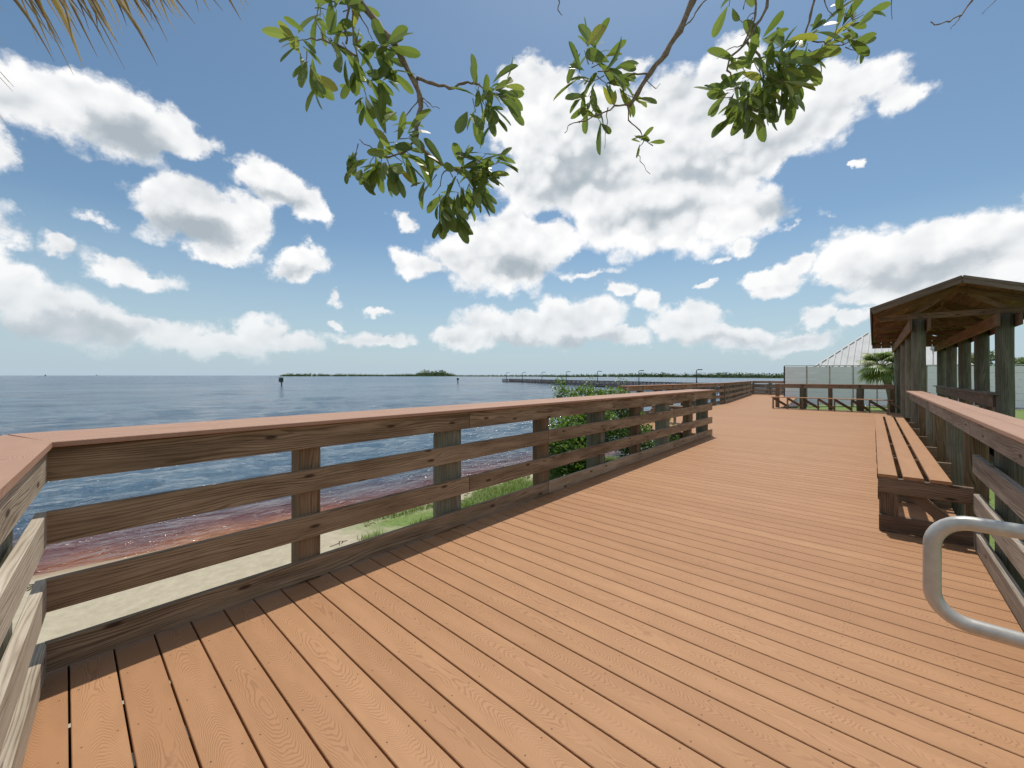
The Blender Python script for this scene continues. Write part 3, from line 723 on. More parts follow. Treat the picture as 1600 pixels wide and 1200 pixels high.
# ------------------------------------------------------------------ pier
M['pier'] = plain('pier_timber', (.09, .08, .078), (.20, .18, .17), 1.5, .9)
def pier_pt(t, z):                  # t in lamp spacings
    Z = 128 - 11.5 * t; Rr = -.8 + 4.78 * t; v_ = FWD * Z + RGT * Rr; v_.z = z; return v_
PD = (pier_pt(1, 0) - pier_pt(0, 0)).normalized(); PN = Vector((-PD.y, PD.x, 0))
R = thing('fishing_pier', 'long dark fishing pier on piles running out over the water', 'pier', pier_pt(3, -1), deck=False)
mb = MB(); mb.box(pier_pt(-.25, -.78), pier_pt(8.6, -.78), w=2.6, h=.16); mb.build('pier_deck', M['pier'], R)
for sgn in (-1, 1):
    mb = MB(); off_ = PN * 1.25 * sgn
    for z in (.13, -.12, -.37, -.6): mb.box(pier_pt(-.25, z) + off_, pier_pt(8.6, z) + off_, w=.05, h=.13)
    mb.box(pier_pt(-.25, .22) + off_, pier_pt(8.6, .22) + off_, w=.22, h=.04)
    mb.build('pier_railing', M['pier'], R)
for i in range(60):
    t = -.2 + i * .147; mb = MB()
    for sgn in (-1, 1):
        q_ = pier_pt(t, 0) + PN * 1.25 * sgn; mb.tube([(q_.x, q_.y, -2.2), (q_.x, q_.y, .19)], .15, n=7)
    a = pier_pt(t, -.94); mb.box(a - PN * 1.3, a + PN * 1.3, w=.2, h=.15)
    mb.build('pile_bent', M['pier'], R)
where = ['at the very tip of the pier', 'second from the tip of the pier', 'third from the tip of the pier', 'above the middle of the pier', 'fifth from the tip, behind the leafy shrub', 'sixth from the tip, left of the far wooden deck', 'tallest looking one, just right of the end of the near railing']
for i in range(7):
    q_ = pier_pt(i, 0) + PN * 1.05 * (-1)
    L = thing('lamp_post', 'thin dark lamp post ' + where[i], 'lamp post', (q_.x, q_.y, -.70), group='lamp posts along the pier', deck=False)
    mb = MB(); mb.tube([(q_.x, q_.y, -.70), (q_.x, q_.y, 2.1)], [.09, .06], n=8); mb.build('pole', M['black'], L)
    mb = MB(); e_ = q_ + PN * .7; mb.tube([(q_.x, q_.y, 2.1), (q_.x + PN.x * .3, q_.y + PN.y * .3, 2.22), (e_.x, e_.y, 2.2)], .045, n=6); mb.box((q_.x + PN.x * .35, q_.y + PN.y * .35, 2.19), (e_.x + PN.x * .3, e_.y + PN.y * .3, 2.19), w=.3, h=.12); mb.build('lamp_head', M['black'], L)

# channel markers
def marker(u, Z, w, h, label):
    b = PX(u, 586.5, Z); R = thing('channel_marker', label, 'channel marker', (b.x, b.y, WATER_Z), group='channel markers in the water', deck=False)
    mb = MB(); mb.tube([(b.x, b.y, WATER_Z - 1), (b.x, b.y, WATER_Z + h)], .16, n=10); mb.build('piling', M['pier'], R)
    mb = MB(); c = Vector((b.x, b.y, WATER_Z + h - w * .35)) - FWD * .2; mb.box(c - Vector((0, 0, w / 2)), c + Vector((0, 0, w / 2)), up=FWD, w=w, h=.06); mb.build('sign_board', M['signgreen'], R)
    return R
M['signgreen'] = plain('dark_marker_board', (.02, .035, .03), (.04, .06, .05), 2, .6)
marker(440, 84, .95, 1.75, 'dark channel marker with a square board in front of the island tip')
marker(715.5, 110, .55, 1.55, 'small slim channel marker standing in the water left of the pier')
marker(71, 700, 2.2, 3.2, 'tiny channel marker speck on the horizon near the left edge')
marker(151, 900, 2.2, 3.4, 'tiny channel marker speck on the horizon, right of the leftmost one')

# ------------------------------------------------------------------ fence, white building, lamp and trees at the right
M['fence'] = plain('white_fence_panel', (.84, .82, .90), (.90, .88, .95), 1.2, .5)
M['white'] = plain('white_wall', (.60, .62, .61), (.70, .71, .70), 2, .7)
M['metal'] = plain('white_metal_roof', (.52, .52, .51), (.62, .62, .60), 1.0, .8, spec=.15)
def fpt(u, Z): b = PX(u, 586.5, Z); return Vector((b.x, b.y, 0))
GZ = -.68
R = thing('panel_fence', 'long pale blue white panel fence behind the deck and pavilion', 'fence', fpt(1300, 27) + Vector((0, 0, GZ)), deck=False)
fa, fb = fpt(1225.5, 27.5), fpt(1900, 22.5); fd = (fb - fa).normalized(); FL = (fb - fa).length
nP = 16; pl = FL / nP
for i in range(nP):
    a = fa + fd * (pl * i + .015); b = fa + fd * (pl * (i + 1) - .015)
    mb = MB()
    zt = 1.98
    for k in range(6):
        z0 = GZ + .06 + k * (zt - GZ - .1) / 6; z1 = z0 + (zt - GZ - .1) / 6 - .012
        mb.box(Vector((a.x, a.y, (z0 + z1) / 2)), Vector((b.x, b.y, (z0 + z1) / 2)), w=.05, h=z1 - z0)
    mb.build('panel', M['fence'], R)
mbt = MB(); mbt.box(fa + Vector((0, 0, 2.0)), fb + Vector((0, 0, 2.0)), w=.12, h=.05); mbt.build('top_rail', M['metal'], R)
for i in range(nP + 1):
    mb = MB(); a = fa + fd * pl * i; mb.box((a.x, a.y, GZ - .2), (a.x, a.y, 1.97), up=fd, w=.09, h=.05); mb.build('fence_post', M['rail_pale'] if i else M['black'], R)

B = thing('white_building', 'white building with a ribbed metal hip roof rising behind the fence', 'building', fpt(1360, 40) + Vector((0, 0, GZ)), deck=False)
cA, cB = fpt(1272, 36), fpt(1524, 29.3); bd = (cB - cA).normalized(); bn = Vector((-bd.y, bd.x, 0)); BLn = (cB - cA).length; BD = 8.0
c4 = [cA, cB, cB + bn * BD, cA + bn * BD]; cen = sum(c4, Vector()) / 4
ze, za = 2.1, EYE + (HZ - 520.5) / F * 36.8
mb = MB()
for i in range(4):
    a, b = c4[i], c4[(i + 1) % 4]; a2 = a.lerp(cen, .06); b2 = b.lerp(cen, .06)
    mb.quad([(a2.x, a2.y, GZ - .1), (b2.x, b2.y, GZ - .1), (b2.x, b2.y, ze), (a2.x, a2.y, ze)], [(0, 0), (5, 0), (5, 3), (0, 3)])
mb.build('wall', M['white'], B)
apx = fpt(1356, 36.8)
roof = MB(); rib = MB()
for i in range(4):
    a, b = c4[i].copy(), c4[(i + 1) % 4].copy(); a.z = b.z = ze
    T = Vector((apx.x, apx.y, za)) if i in (3,) else None
    t0 = Vector((apx.x, apx.y, za)); t1 = t0 + bd * (BLn - 2 * (t0 - Vector((cA.x, cA.y, za))).dot(bd)) if True else t0
    if (t1 - t0).dot(bd) < 0: t1 = t0.copy()
    if i == 0: q4 = [a, b, t1, t0]
    elif i == 1: q4 = [a, b, t1, t1]
    elif i == 2: q4 = [a, b, t0, t1]
    else: q4 = [a, b, t0, t0]
    if i in (0, 2): roof.quad(q4, [(0, 0)] * 4)
    else: roof.quad(q4[:3], [(0, 0)] * 3)
    if i in (0, 3):
        nr = int((b - a).length / .42); nn_ = (b - a).cross(q4[3] - a).normalized()
        if nn_.z < 0: nn_ = -nn_
        run = (b - a).normalized(); vd = nn_.cross(run).normalized()
        if vd.z < 0: vd = -vd
        for k in range(1, nr):
            s_ = a + (b - a) * k / nr; dA = (q4[3] - a); dB = (q4[2] - b)
            H_ = dA.dot(vd); xa = dA.dot(run); xb = (b - a).length + dB.dot(run); xs = (s_ - a).dot(run)
            hmax = H_
            if xs < xa: hmax = H_ * xs / xa
            if xs > xb: hmax = min(hmax, H_ * ((b - a).length - xs) / max(.01, (b - a).length - xb))
            e_ = s_ + vd * hmax * .965
            if hmax > .1: rib.box(s_ + nn_ * .03, e_ + nn_ * .03, up=nn_, w=.13, h=.09)
rf = roof.build('roof', M['metal'], B)
rib.build('ribs', M['metal'], rf)
hip = MB()
hip.box(Vector((c4[0].x, c4[0].y, ze + .04)), Vector((apx.x, apx.y, za + .04)), w=.16, h=.06); hip.build('hip_cap', M['metal'], rf)

# palm in front of the fence
M['palm'] = leafmat('palm_leaf', [(0, (.10, .15, .035)), (.5, (.20, .27, .07)), (.85, (.36, .40, .15)), (1, (.55, .52, .32))], trans=.3, rough=.45)
M['trunk'] = plain('palm_trunk', (.13, .10, .075), (.27, .22, .17), 8, .9, bumpd=.02)
M['bark'] = plain('grey_branch_bark', (.13, .095, .07), (.30, .23, .18), 60, .85, bumpd=.004)
def fan_palm(label, base, hgt, crown_r, nfr, deck=False):
    b = Vector(base); R = thing('palm_tree', label, 'palm tree', b, deck=deck)
    mb = MB(); k = 9; mb.tube([b + Vector((sin(i * .6) * .03, 0, hgt * i / k)) - RGT * (.55 * (i / k) ** 2) for i in range(k + 1)], [.17 + .02 * (i % 2) for i in range(k + 1)], n=12, wob=.08); mb.build('trunk', M['trunk'], R)
    top = b + Vector((0, 0, hgt)) - RGT * .55; mb = MB()
    for i in range(nfr):
        az = random.uniform(0, 2 * pi); el = random.uniform(-1.05, 1.3) ; dv = Vector((cos(az) * cos(el), sin(az) * cos(el), sin(el)))
        pl_ = crown_r * random.uniform(.35, .55); p0 = top + Vector((0, 0, -.1)); p1 = p0 + dv * pl_
        mb.tube([p0, p1], [.015, .01], n=4, caps=False)
        rt = dv.cross(Vector((0, 0, 1))).normalized(); upv = rt.cross(dv); fl = crown_r * random.uniform(.45, .62); r_ = random.random()
        for j in range(22):
            a = radians(-105 + 210 * j / 21) + random.uniform(-.04, .04); ld = dv * cos(a) + rt * sin(a); L = fl * (.75 + .25 * cos(a))
            wv = (ld.cross(upv)).normalized() * .028 * crown_r
            m1 = p1 + ld * L * .5 + upv * .05; m2 = p1 + ld * L * .85 + Vector((0, 0, -.16 * L)) ; tip = p1 + ld * L + Vector((0, 0, -.42 * L))
            mb.quad([p1, m1 - wv, m1 + wv], [(0, 0)] * 3, [(.5, r_)] * 3)
            mb.quad([m1 - wv, m2 - wv * .7, m2 + wv * .7, m1 + wv], [(0, 0)] * 4, [(.5, r_)] * 4)
            mb.quad([m2 - wv * .7, tip, m2 + wv * .7], [(0, 0)] * 3, [(.5, min(1, r_ + .2))] * 3)
    mb.build('fronds', M['palm'], R); return R
pb = fpt(1393, 23); fan_palm('cabbage palm with a round pale green crown in front of the white fence', (pb.x, pb.y, GZ), 2.65, 1.28, 44)

M['tree'] = leafmat('background_tree_leaf', [(0, (.05, .085, .018)), (.5, (.11, .165, .035)), (1, (.22, .28, .07))], trans=.25, rough=.6)
for (u, Z, h, w, lb) in ((1500, 42, 4.1, 1.6, 'leafy green tree top seen between the pavilion posts'), (1548, 44, 4.6, 2.0, 'leafy tree behind the fence, just left of the nearest thick pavilion post'), (1592, 40, 4.2, 1.7, 'pale green tree behind the fence at the right edge'), (1640, 43, 4.6, 2.2, 'green tree beyond the right edge of the fence')):
    b = fpt(u, Z); T = thing('tree', lb, 'tree', (b.x, b.y, GZ), group='trees behind the fence', deck=False)
    mb = MB(); mb.tube([(b.x, b.y, GZ), (b.x + .1, b.y, GZ + h * .5), (b.x, b.y, GZ + h * .85)], [.16, .11, .04], n=8)
    for a in (0.5, 2.4, 4.4): mb.tube([(b.x + .05, b.y, GZ + h * .45), (b.x + cos(a) * w * .6, b.y + sin(a) * w * .6, GZ + h * .75)], [.07, .03], n=6)
    mb.build('trunk', M['trunk'], T)
    mb = MB()
    for i in range(9):
        a = random.uniform(0, 6.28); rr = random.uniform(.1, .8) * w; cz = GZ + h * random.uniform(.55, .92)
        crown_mesh(mb, (b.x + cos(a) * rr, b.y + sin(a) * rr, cz), (w * .42, w * .42, h * .14), 260, .13, core=.2)
    mb.build('crown', M['tree'], T)
b = fpt(1458, 30); L = thing('lamp_post', 'slender pale lamp post between the pavilion posts', 'lamp post', (b.x, b.y, GZ), deck=False)
mb = MB(); mb.tube([(b.x, b.y, GZ), (b.x, b.y, 3.2)], [.06, .045], n=8); mb.build('pole', M['metal'], L)
mb = MB(); mb.tube([(b.x, b.y, 3.2), (b.x, b.y, 3.28), (b.x, b.y, 3.55), (b.x, b.y, 3.62)], [.08, .16, .13, .03], n=10); mb.build('lamp_head', M['metal'], L)

# ------------------------------------------------------------------ leaves and shrubs
def leaf(mb, P, dr, nrm, L, wr=.36, curl=.12, r_=None, tipr=.0):
    """obovate leaf: base at P, along dr, facing nrm"""
    dr = Vector(dr).normalized(); s_ = dr.cross(Vector(nrm)).normalized(); nn_ = s_.cross(dr); r_ = random.random() if r_ is None else r_
    ts = (0, .14, .38, .64, .84, .95, 1.0); ws = (.05, .34, .78, 1.0, .86, .52, .08)
    rows = []
    for t, w_ in zip(ts, ws):
        c = P + dr * (L * t) - nn_ * (curl * L * t * t); hw = w_ * wr * L * .5; f = hw * .30
        rows.append((c + s_ * hw + nn_ * f, c, c - s_ * hw + nn_ * f))
    for a, b in zip(rows, rows[1:]):
        mb.quad([a[0], b[0], b[1], a[1]], [(0, 0)] * 4, [(1, r_), (1, r_), (0, r_), (0, r_)], True)
        mb.quad([a[1], b[1], b[2], a[2]], [(0, 0)] * 4, [(0, r_), (0, r_), (-1, r_), (-1, r_)], True)
M['leaf'] = leafmat('glossy_oval_leaf', [(0, (.055, .09, .028)), (.45, (.14, .195, .055)), (.85, (.26, .32, .10)), (1, (.45, .40, .07))], trans=.45, tcol=(.30, .42, .05), rough=.32)
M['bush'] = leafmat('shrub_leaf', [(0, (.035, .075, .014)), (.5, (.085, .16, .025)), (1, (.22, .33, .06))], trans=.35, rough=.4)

def shrub(label, base, blobs, n_leaf, ls, stems):
    b = Vector(base); R = thing('shrub', label, 'shrub', b, deck=False)
    mb = MB()
    for (tx, ty, tz) in stems: 
        mid = Vector((tx * .4, ty * .4, tz * .6)); mb.tube([b, b + mid, b + Vector((tx, ty, tz))], [.022, .016, .006], n=6)
    mb.build('stem', M['bark'], R)
    mb = MB(); tot = sum(q_[3] ** 2 * q_[4] for q_ in blobs)
    for (cx, cy, cz, r_, hz_) in blobs:
        k = int(n_leaf * r_ * r_ * hz_ / tot)
        for i in range(k):
            while True:
                v = Vector((random.uniform(-1, 1), random.uniform(-1, 1), random.uniform(-1, 1)))
                if .25 < v.length < 1: break
            P = b + Vector((cx + v.x * r_, cy + v.y * r_, cz + v.z * hz_))
            if P.z < ground_z(P.x, P.y) + .02: continue
            dr = v * .7 + Vector((random.uniform(-1, 1), random.uniform(-1, 1), random.uniform(-.5, 1)))
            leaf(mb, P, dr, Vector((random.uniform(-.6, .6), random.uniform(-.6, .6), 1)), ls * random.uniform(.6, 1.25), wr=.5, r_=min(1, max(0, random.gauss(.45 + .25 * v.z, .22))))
    mb.build('foliage', M['bush'], R); return R
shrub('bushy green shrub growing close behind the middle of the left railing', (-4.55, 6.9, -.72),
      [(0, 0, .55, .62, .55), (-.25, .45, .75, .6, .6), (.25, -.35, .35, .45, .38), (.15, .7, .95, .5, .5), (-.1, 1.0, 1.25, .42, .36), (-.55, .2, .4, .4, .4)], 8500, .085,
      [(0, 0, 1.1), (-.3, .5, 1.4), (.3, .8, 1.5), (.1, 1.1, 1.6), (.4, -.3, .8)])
shrub('light green sprouting shrub whose tips stand above the left railing cap', (-5.3, 8.3, -.72),
      [(0, 0, .7, .5, .6), (.1, .2, 1.42, .5, .38), (-.25, -.45, 1.72, .16, .30), (-.35, -.15, 1.50, .22, .3), (.5, .8, 1.42, .48, .34), (.3, .5, .9, .5, .5)], 7000, .085,
      [(-.25, -.45, 1.95), (.1, .3, 1.6), (.4, .8, 1.6), (0, 0, 1.2)])
shrub('dense green shrub between the left railing and the far bench', (-4.1, 8.9, -.72),
      [(0, 0, .45, .5, .45), (-.3, .5, .7, .45, .5), (.5, .2, .35, .35, .35)], 3200, .08, [(0, 0, .9), (-.3, .5, 1.1), (.5, .2, .6)])
shrub('small bright green seedling close to the far end of the left railing', (-3.35, 9.1, -.6), [(0, 0, .55, .16, .24), (-.1, .1, .8, .10, .12)], 150, .08, [(0, 0, .8)])
shrub('thin sprout with two leafy tips beyond the railing by the pier', (-7.9, 13.2, -1.0), [(0, 0, 2.0, .22, .38), (.8, .9, 2.05, .22, .34), (.4, .4, 1.2, .5, .5)], 420, .09, [(0, 0, 2.2), (.8, .9, 2.2)])

# grass tussocks outside the left railing
M['grass'] = leafmat('grass_blade', [(0, (.08, .13, .02)), (.5, (.19, .28, .05)), (1, (.38, .44, .13))], trans=.3, rough=.5)
mb = MB(); cnt = 0
while cnt < 34000:
    x, y = random.uniform(-5.6, -2.95), random.uniform(2.5, 9.5)
    s_ = shore_sd(x, y)
    if s_ < .75 or vn(x * 2.3, y * 2.3, 21) * .8 + min(1, (y - 2.5) / 1.3) * .5 < .45 + (0.35 if x < -4.9 + (y - 3) * .05 else 0): 
        cnt += .25; continue
    cnt += 1; g = Vector((x, y, ground_z(x, y) - .01)); a = random.uniform(0, 6.28); h = random.uniform(.04, .13) * (.6 + vn(x * 3, y * 3, 22)); ln_ = Vector((cos(a), sin(a), 0))
    w_ = Vector((-sin(a), cos(a), 0)) * .0035; r_ = random.random(); m1 = g + ln_ * h * .25 + Vector((0, 0, h * .6)); tp = g + ln_ * h * .75 + Vector((0, 0, h))
    mb.quad([g - w_, g + w_, m1 + w_ * .8, m1 - w_ * .8], [(0, 0)] * 4, [(.6, r_)] * 4); mb.quad([m1 - w_ * .8, m1 + w_ * .8, tp], [(0, 0)] * 3, [(.6, r_)] * 3)
o = mb.build('grass', M['grass']); tag(o, 'short green grass growing on the sand outside the left railing', 'grass', kind='stuff')

# wrack line and small debris on the sand
M['wrack'] = plain('dry_seaweed', (.05, .035, .02), (.14, .10, .06), 20, .95)
mb = MB(); cnt = 0
while cnt < 520:
    x, y = random.uniform(-7.2, -3.0), random.uniform(-.5, 6.5); s_ = shore_sd(x, y)
    if s_ < .1: continue
    if not (abs(s_ - .75 - .25 * vn(y * 1.3, 3.3, 40)) < .10 or vn(x * 3, y * 3, 41) > .86): continue
    cnt += 1; a = random.uniform(0, 6.28); L = random.uniform(.015, .06); g = Vector((x, y, ground_z(x, y) + .004)); dv = Vector((cos(a), sin(a), 0))
    mb.tube([g - dv * L, g + Vector((-sin(a), cos(a), 0)) * L * .3 + Vector((0, 0, .006)), g + dv * L], random.uniform(.002, .005), n=4, caps=False)
tag(mb.build('seaweed_debris', M['wrack']), 'scattered dry seaweed and twigs lying on the sand by the water', 'seaweed', kind='stuff')

# ------------------------------------------------------------------ tree overhead: branches reaching into the top of the view
T = thing('broadleaf_tree', 'tree whose knobbly branches with glossy oval leaves hang into the top of the view', 'tree', (.8, -3.2, -.7), deck=False)
def twig(mbt, px, Z, r0, r1, jag=.006):
    pts = []; n_ = len(px)
    for i in range(n_):
        z_ = Z[0] + (Z[1] - Z[0]) * i / (n_ - 1) if isinstance(Z, tuple) else Z
        pts.append(PX(px[i][0], px[i][1], z_))
    out = [pts[0]]
    for a, b in zip(pts, pts[1:]):
        for k in range(1, 4):
            q_ = a.lerp(b, k / 3)
            if k < 3: q_ += Vector((random.uniform(-1, 1), random.uniform(-1, 1), random.uniform(-1, 1))) * jag
            out.append(q_)
    nn_ = len(out); rad = [(r0 + (r1 - r0) * i / (nn_ - 1)) * (1.25 if i % 3 == 0 else .95) for i in range(nn_)]
    mbt.tube(out, rad, n=8, wob=.12)
    return out
CR = {}
branches = [
 ('left', 1.9, [
  ([(505, -120), (535, -50), (562, 3), (590, 38), (611, 62), (630, 95), (648, 128), (657, 155), (653, 190), (649, 218)], .017, .010),
  ([(649, 218), (666, 240), (690, 256), (716, 265), (740, 262)], .009, .004),
  ([(652, 122), (675, 130), (702, 138), (725, 130), (740, 130), (762, 142)], .008, .0035),
  ([(655, 152), (640, 174), (625, 195)], .0032, .0015), ([(658, 152), (672, 162), (687, 170)], .0026, .0012), ([(658, 152), (668, 166), (674, 174)], .0022, .001),
  ([(530, -60), (543, 0), (542, 40), (541, 68)], .007, .004), ([(550, 8), (552, 50), (558, 85), (562, 108)], .004, .002),
  ([(556, 88), (530, 72), (505, 62), (488, 60)], .0055, .003), ([(560, 20), (575, 45), (582, 62)], .003, .0015),
  ([(649, 220), (628, 240), (606, 246), (586, 236), (562, 218)], .005, .002), ([(716, 265), (694, 268), (688, 290), (676, 305)], .003, .0015),
  ([(610, 60), (598, 80), (600, 92)], .003, .0015), ([(505, 62), (492, 30), (500, 0)], .003, .0015)],
  [(472, 62, 6, -1, .2), (478, 95, 6, -.1, 1), (492, 118, 5, .5, 1), (500, 20, 5, 0, .6), (515, 60, 5, .3, .2), (545, 80, 6, .6, .8), (560, 112, 7, .3, 1), (572, 150, 8, .3, 1), (590, 70, 4, .8, .3),
   (600, 95, 5, .8, .3), (612, 70, 4, 1, -.2), (610, 120, 3, .7, .9), (585, 120, 6, .9, .5), (560, 50, 3, .2, -.8), (520, 10, 5, -.3, .3), (550, 10, 3, .5, -.3), (535, 45, 4, -.4, .7),
   (600, 205, 4, .3, -.8), (612, 222, 5, .5, 0), (640, 215, 4, .9, -.1), (640, 240, 5, .9, .6), (595, 255, 9, -.1, 1), (610, 262, 8, .4, 1), (580, 250, 6, -.5, .8), (555, 240, 4, -.3, 1), (625, 250, 6, .9, .7), (556, 262, 3, 0, 1),
   (748, 135, 3, .3, -.9), (770, 145, 6, 1, 0), (755, 160, 7, .5, .9), (765, 175, 6, .4, 1), (785, 150, 4, 1, .3), (790, 135, 3, 1, -.4), (742, 170, 4, .2, 1),
   (700, 262, 4, -.3, -.6), (722, 258, 6, .3, -.6), (740, 262, 7, .8, .1), (760, 268, 7, 1, .1), (735, 280, 7, .5, 1), (720, 295, 8, .4, 1), (742, 300, 7, .7, .9), (700, 305, 7, 0, 1), (688, 320, 6, .1, 1), (672, 285, 4, -.5, .6), (775, 255, 4, 1, -.4), (705, 330, 6, .3, 1), (755, 245, 4, .7, -.7)]),
 ('middle', 2.0, [
  ([(1130, -110), (1100, -40), (1082, 2), (1062, 48), (1040, 84), (1016, 114), (996, 146), (984, 164)], .017, .009),
  ([(984, 164), (960, 165), (935, 180), (905, 190), (890, 195), (882, 208)], .0045, .0015), ([(1014, 116), (990, 115), (970, 126), (955, 132)], .005, .002),
  ([(1108, -5), (1092, 12), (1078, 34), (1063, 46)], .0035, .003), ([(950, 168), (947, 200), (945, 232)], .0026, .001),
  ([(982, 165), (982, 188), (1000, 204), (1006, 220), (996, 236), (1000, 252), (1016, 272)], .0032, .0011), ([(1008, 122), (1024, 138), (1032, 131)], .0022, .001), ([(905, 192), (925, 175), (935, 165)], .002, .001)],
  [(915, 85, 4, -.3, -1), (930, 85, 5, .3, -1), (938, 98, 5, .9, -.5), (950, 110, 5, .9, -.1), (945, 128, 4, .8, .6), (930, 125, 4, -.4, .2), (922, 145, 4, -.4, .8), (925, 165, 5, .2, 1), (970, 132, 4, .6, .8), (985, 150, 3, .7, .4), (935, 185, 3, .4, 1), (960, 108, 3, 1, -.3), (1004, 212, 4, .6, -.2, .5), (1008, 218, 4, -.5, -.4, .5), (908, 120, 3, -.8, -.5)]),
 ('right', 2.1, [
  ([(1225, -110), (1205, -30), (1198, 12), (1180, 40), (1166, 66), (1142, 88), (1136, 110), (1148, 128), (1158, 150)], .0085, .003),
  ([(1178, -30), (1180, 25), (1170, 50), (1162, 68)], .0055, .004), ([(1168, 66), (1186, 86), (1192, 112), (1200, 140)], .0055, .003), ([(1160, 70), (1140, 76), (1120, 92)], .0025, .001),
  ([(1178, 20), (1160, 35), (1150, 30)], .0022, .001), ([(1176, 28), (1168, 50), (1158, 56)], .0022, .001),
  ([(1282, -80), (1274, -10), (1266, 25), (1256, 58), (1240, 78), (1225, 95)], .007, .003), ([(1257, 58), (1278, 66), (1300, 71), (1322, 68), (1345, 56)], .0035, .0012), ([(1300, 70), (1310, 50), (1330, 30), (1350, 18)], .0025, .001), ([(1285, 70), (1280, 90), (1268, 104)], .0022, .001)],
  [(1185, 70, 6, .4, -1), (1205, 85, 7, .5, -.8), (1225, 75, 7, .4, -1), (1240, 80, 7, .9, -.5), (1250, 95, 7, 1, -.1), (1210, 105, 8, .8, .2), (1190, 120, 8, .2, .8), (1215, 125, 9, .9, .5), (1175, 140, 8, -.4, .9), (1195, 145, 9, .2, 1), (1210, 150, 8, .6, 1), (1160, 155, 8, -.5, .9), (1140, 180, 7, -.5, .8), (1165, 175, 8, -.1, 1), (1185, 170, 8, .2, 1), (1180, 100, 6, -.3, -.5), (1160, 100, 5, -.3, -.9), (1140, 140, 5, -.9, .2), (1128, 152, 4, -1, 0), (1230, 140, 7, .8, .8), (1235, 115, 7, 1, .1), (1165, 120, 6, -.6, .3), (1260, 60, 5, .4, -.9), (1272, 50, 5, .8, -.8), (1225, 100, 8, .4, .1), (1200, 115, 9, .2, .4), (1150, 165, 6, -.6, .6), (1175, 155, 8, 0, .8),
   (1330, 40, 4, .9, -.6), (1345, 25, 4, 1, -.5), (1320, 68, 3, 1, -.3), (1305, 55, 3, .7, -.9), (1335, 78, 3, 1, .3), (1140, 5, 3, -.2, 1), (1165, 0, 4, .1, -.4), (1275, 85, 4, .8, .5), (1150, 140, 4, -.9, .5)]),
 ('far', 2.0, [
  ([(1600, -110), (1540, -40), (1518, 2), (1502, 24), (1484, 34), (1466, 38), (1454, 34)], .005, .002), ([(1500, 26), (1492, 38), (1486, 45)], .0022, .001), ([(1580, -30), (1556, 0), (1535, 22)], .0028, .001),
  ([(860, -60), (873, 0), (872, 16), (878, 24)], .0038, .0012), ([(1385, -60), (1393, 0), (1394, 30)], .0025, .001), ([(1318, -40), (1322, 0), (1300, 22), (1296, 24)], .0028, .001), ([(1286, -30), (1288, 0), (1300, 22), (1304, 24)], .0028, .001), ([(1352, -30), (1335, 0), (1330, 20), (1316, 25)], .0025, .001)],
  [(1322, 18, 3, .2, -1), (1310, 40, 2, .4, -1)]),
]
mbB = MB(); LV = MB(); roots = []
for nm, Z0, tw, cl_ in branches:
    for px, r0, r1 in tw:
        pts = twig(mbB, px, (Z0, Z0), r0, r1)
        if px[0][1] <= -55: roots.append((pts[0], r0))
    for c in cl_:
        u, v, n_, du, dv = c[:5]; k = c[5] if len(c) > 5 else 1.0
        P0 = PX(u, v, Z0 + random.uniform(-.07, .07)); dirv = (RGT * du - Vector((0, 0, 1)) * dv).normalized()
        n_ = max(2, int(round(n_ * (.85 if nm == 'right' else 1.3)))); ph = random.uniform(0, 6.28)
        for i in range(n_):
            a = ph + i * 2.4; sp = random.uniform(.25, 1.25)
            lat = dirv.cross(FWD).normalized()
            dr = dirv * random.uniform(.5, 1.1) + (lat * cos(a) * sp + FWD * sin(a) * sp * .9) + Vector((0, 0, -.15))
            if random.random() < .15: dr = dr - dirv * 1.5
            L = random.uniform(.065, .155) * k * Z0 / 1.95
            P = P0 + Vector((random.uniform(-1, 1), random.uniform(-1, 1), random.uniform(-1, 1))) * .026 + dr.normalized() * .008
            if random.random() < .5:
                nrm = Vector((random.uniform(-.7, .7), random.uniform(-.7, .7), 1))
            else: nrm = -FWD + Vector((random.uniform(-.8, .8), random.uniform(-.8, .8), random.uniform(-.6, .9)))
            r_ = min(.9, max(0, random.gauss(.42, .22)));
            if random.random() < .035: r_ = 1.0
            if abs(nrm.cross(dr).length) < .1: nrm = nrm + RGT
            leaf(LV, P, dr, nrm, L, wr=random.uniform(.28, .40), curl=random.uniform(.0, .3), r_=r_)
        mbB.tube([P0 - dirv * .05, P0 - dirv * .02 + FWD * .004, P0 + dirv * .02], [.0028, .002, .0013], n=5)
# limbs out of view that carry them, and the trunk behind the camera
hub = Vector((.5, -1.6, 4.6))
for P, r0 in roots:
    mid = P.lerp(hub, .5) + Vector((0, 0, .35)); mbB.tube([P, P.lerp(mid, .5) + Vector((0, 0, .12)), mid, hub], [r0, r0 * 1.4, r0 * 2.2, .04], n=8, wob=.08)
br = mbB.build('branches', M['bark'], T); LV.build('leaves', M['leaf'], T)
mb = MB(); mb.tube([(.8, -3.2, -.9), (.9, -3.0, .8), (.75, -2.7, 2.4), (.6, -2.1, 3.8), tuple(hub)], [.20, .16, .13, .09, .06], n=14, wob=.06); mb.build('trunk', M['bark'], T)

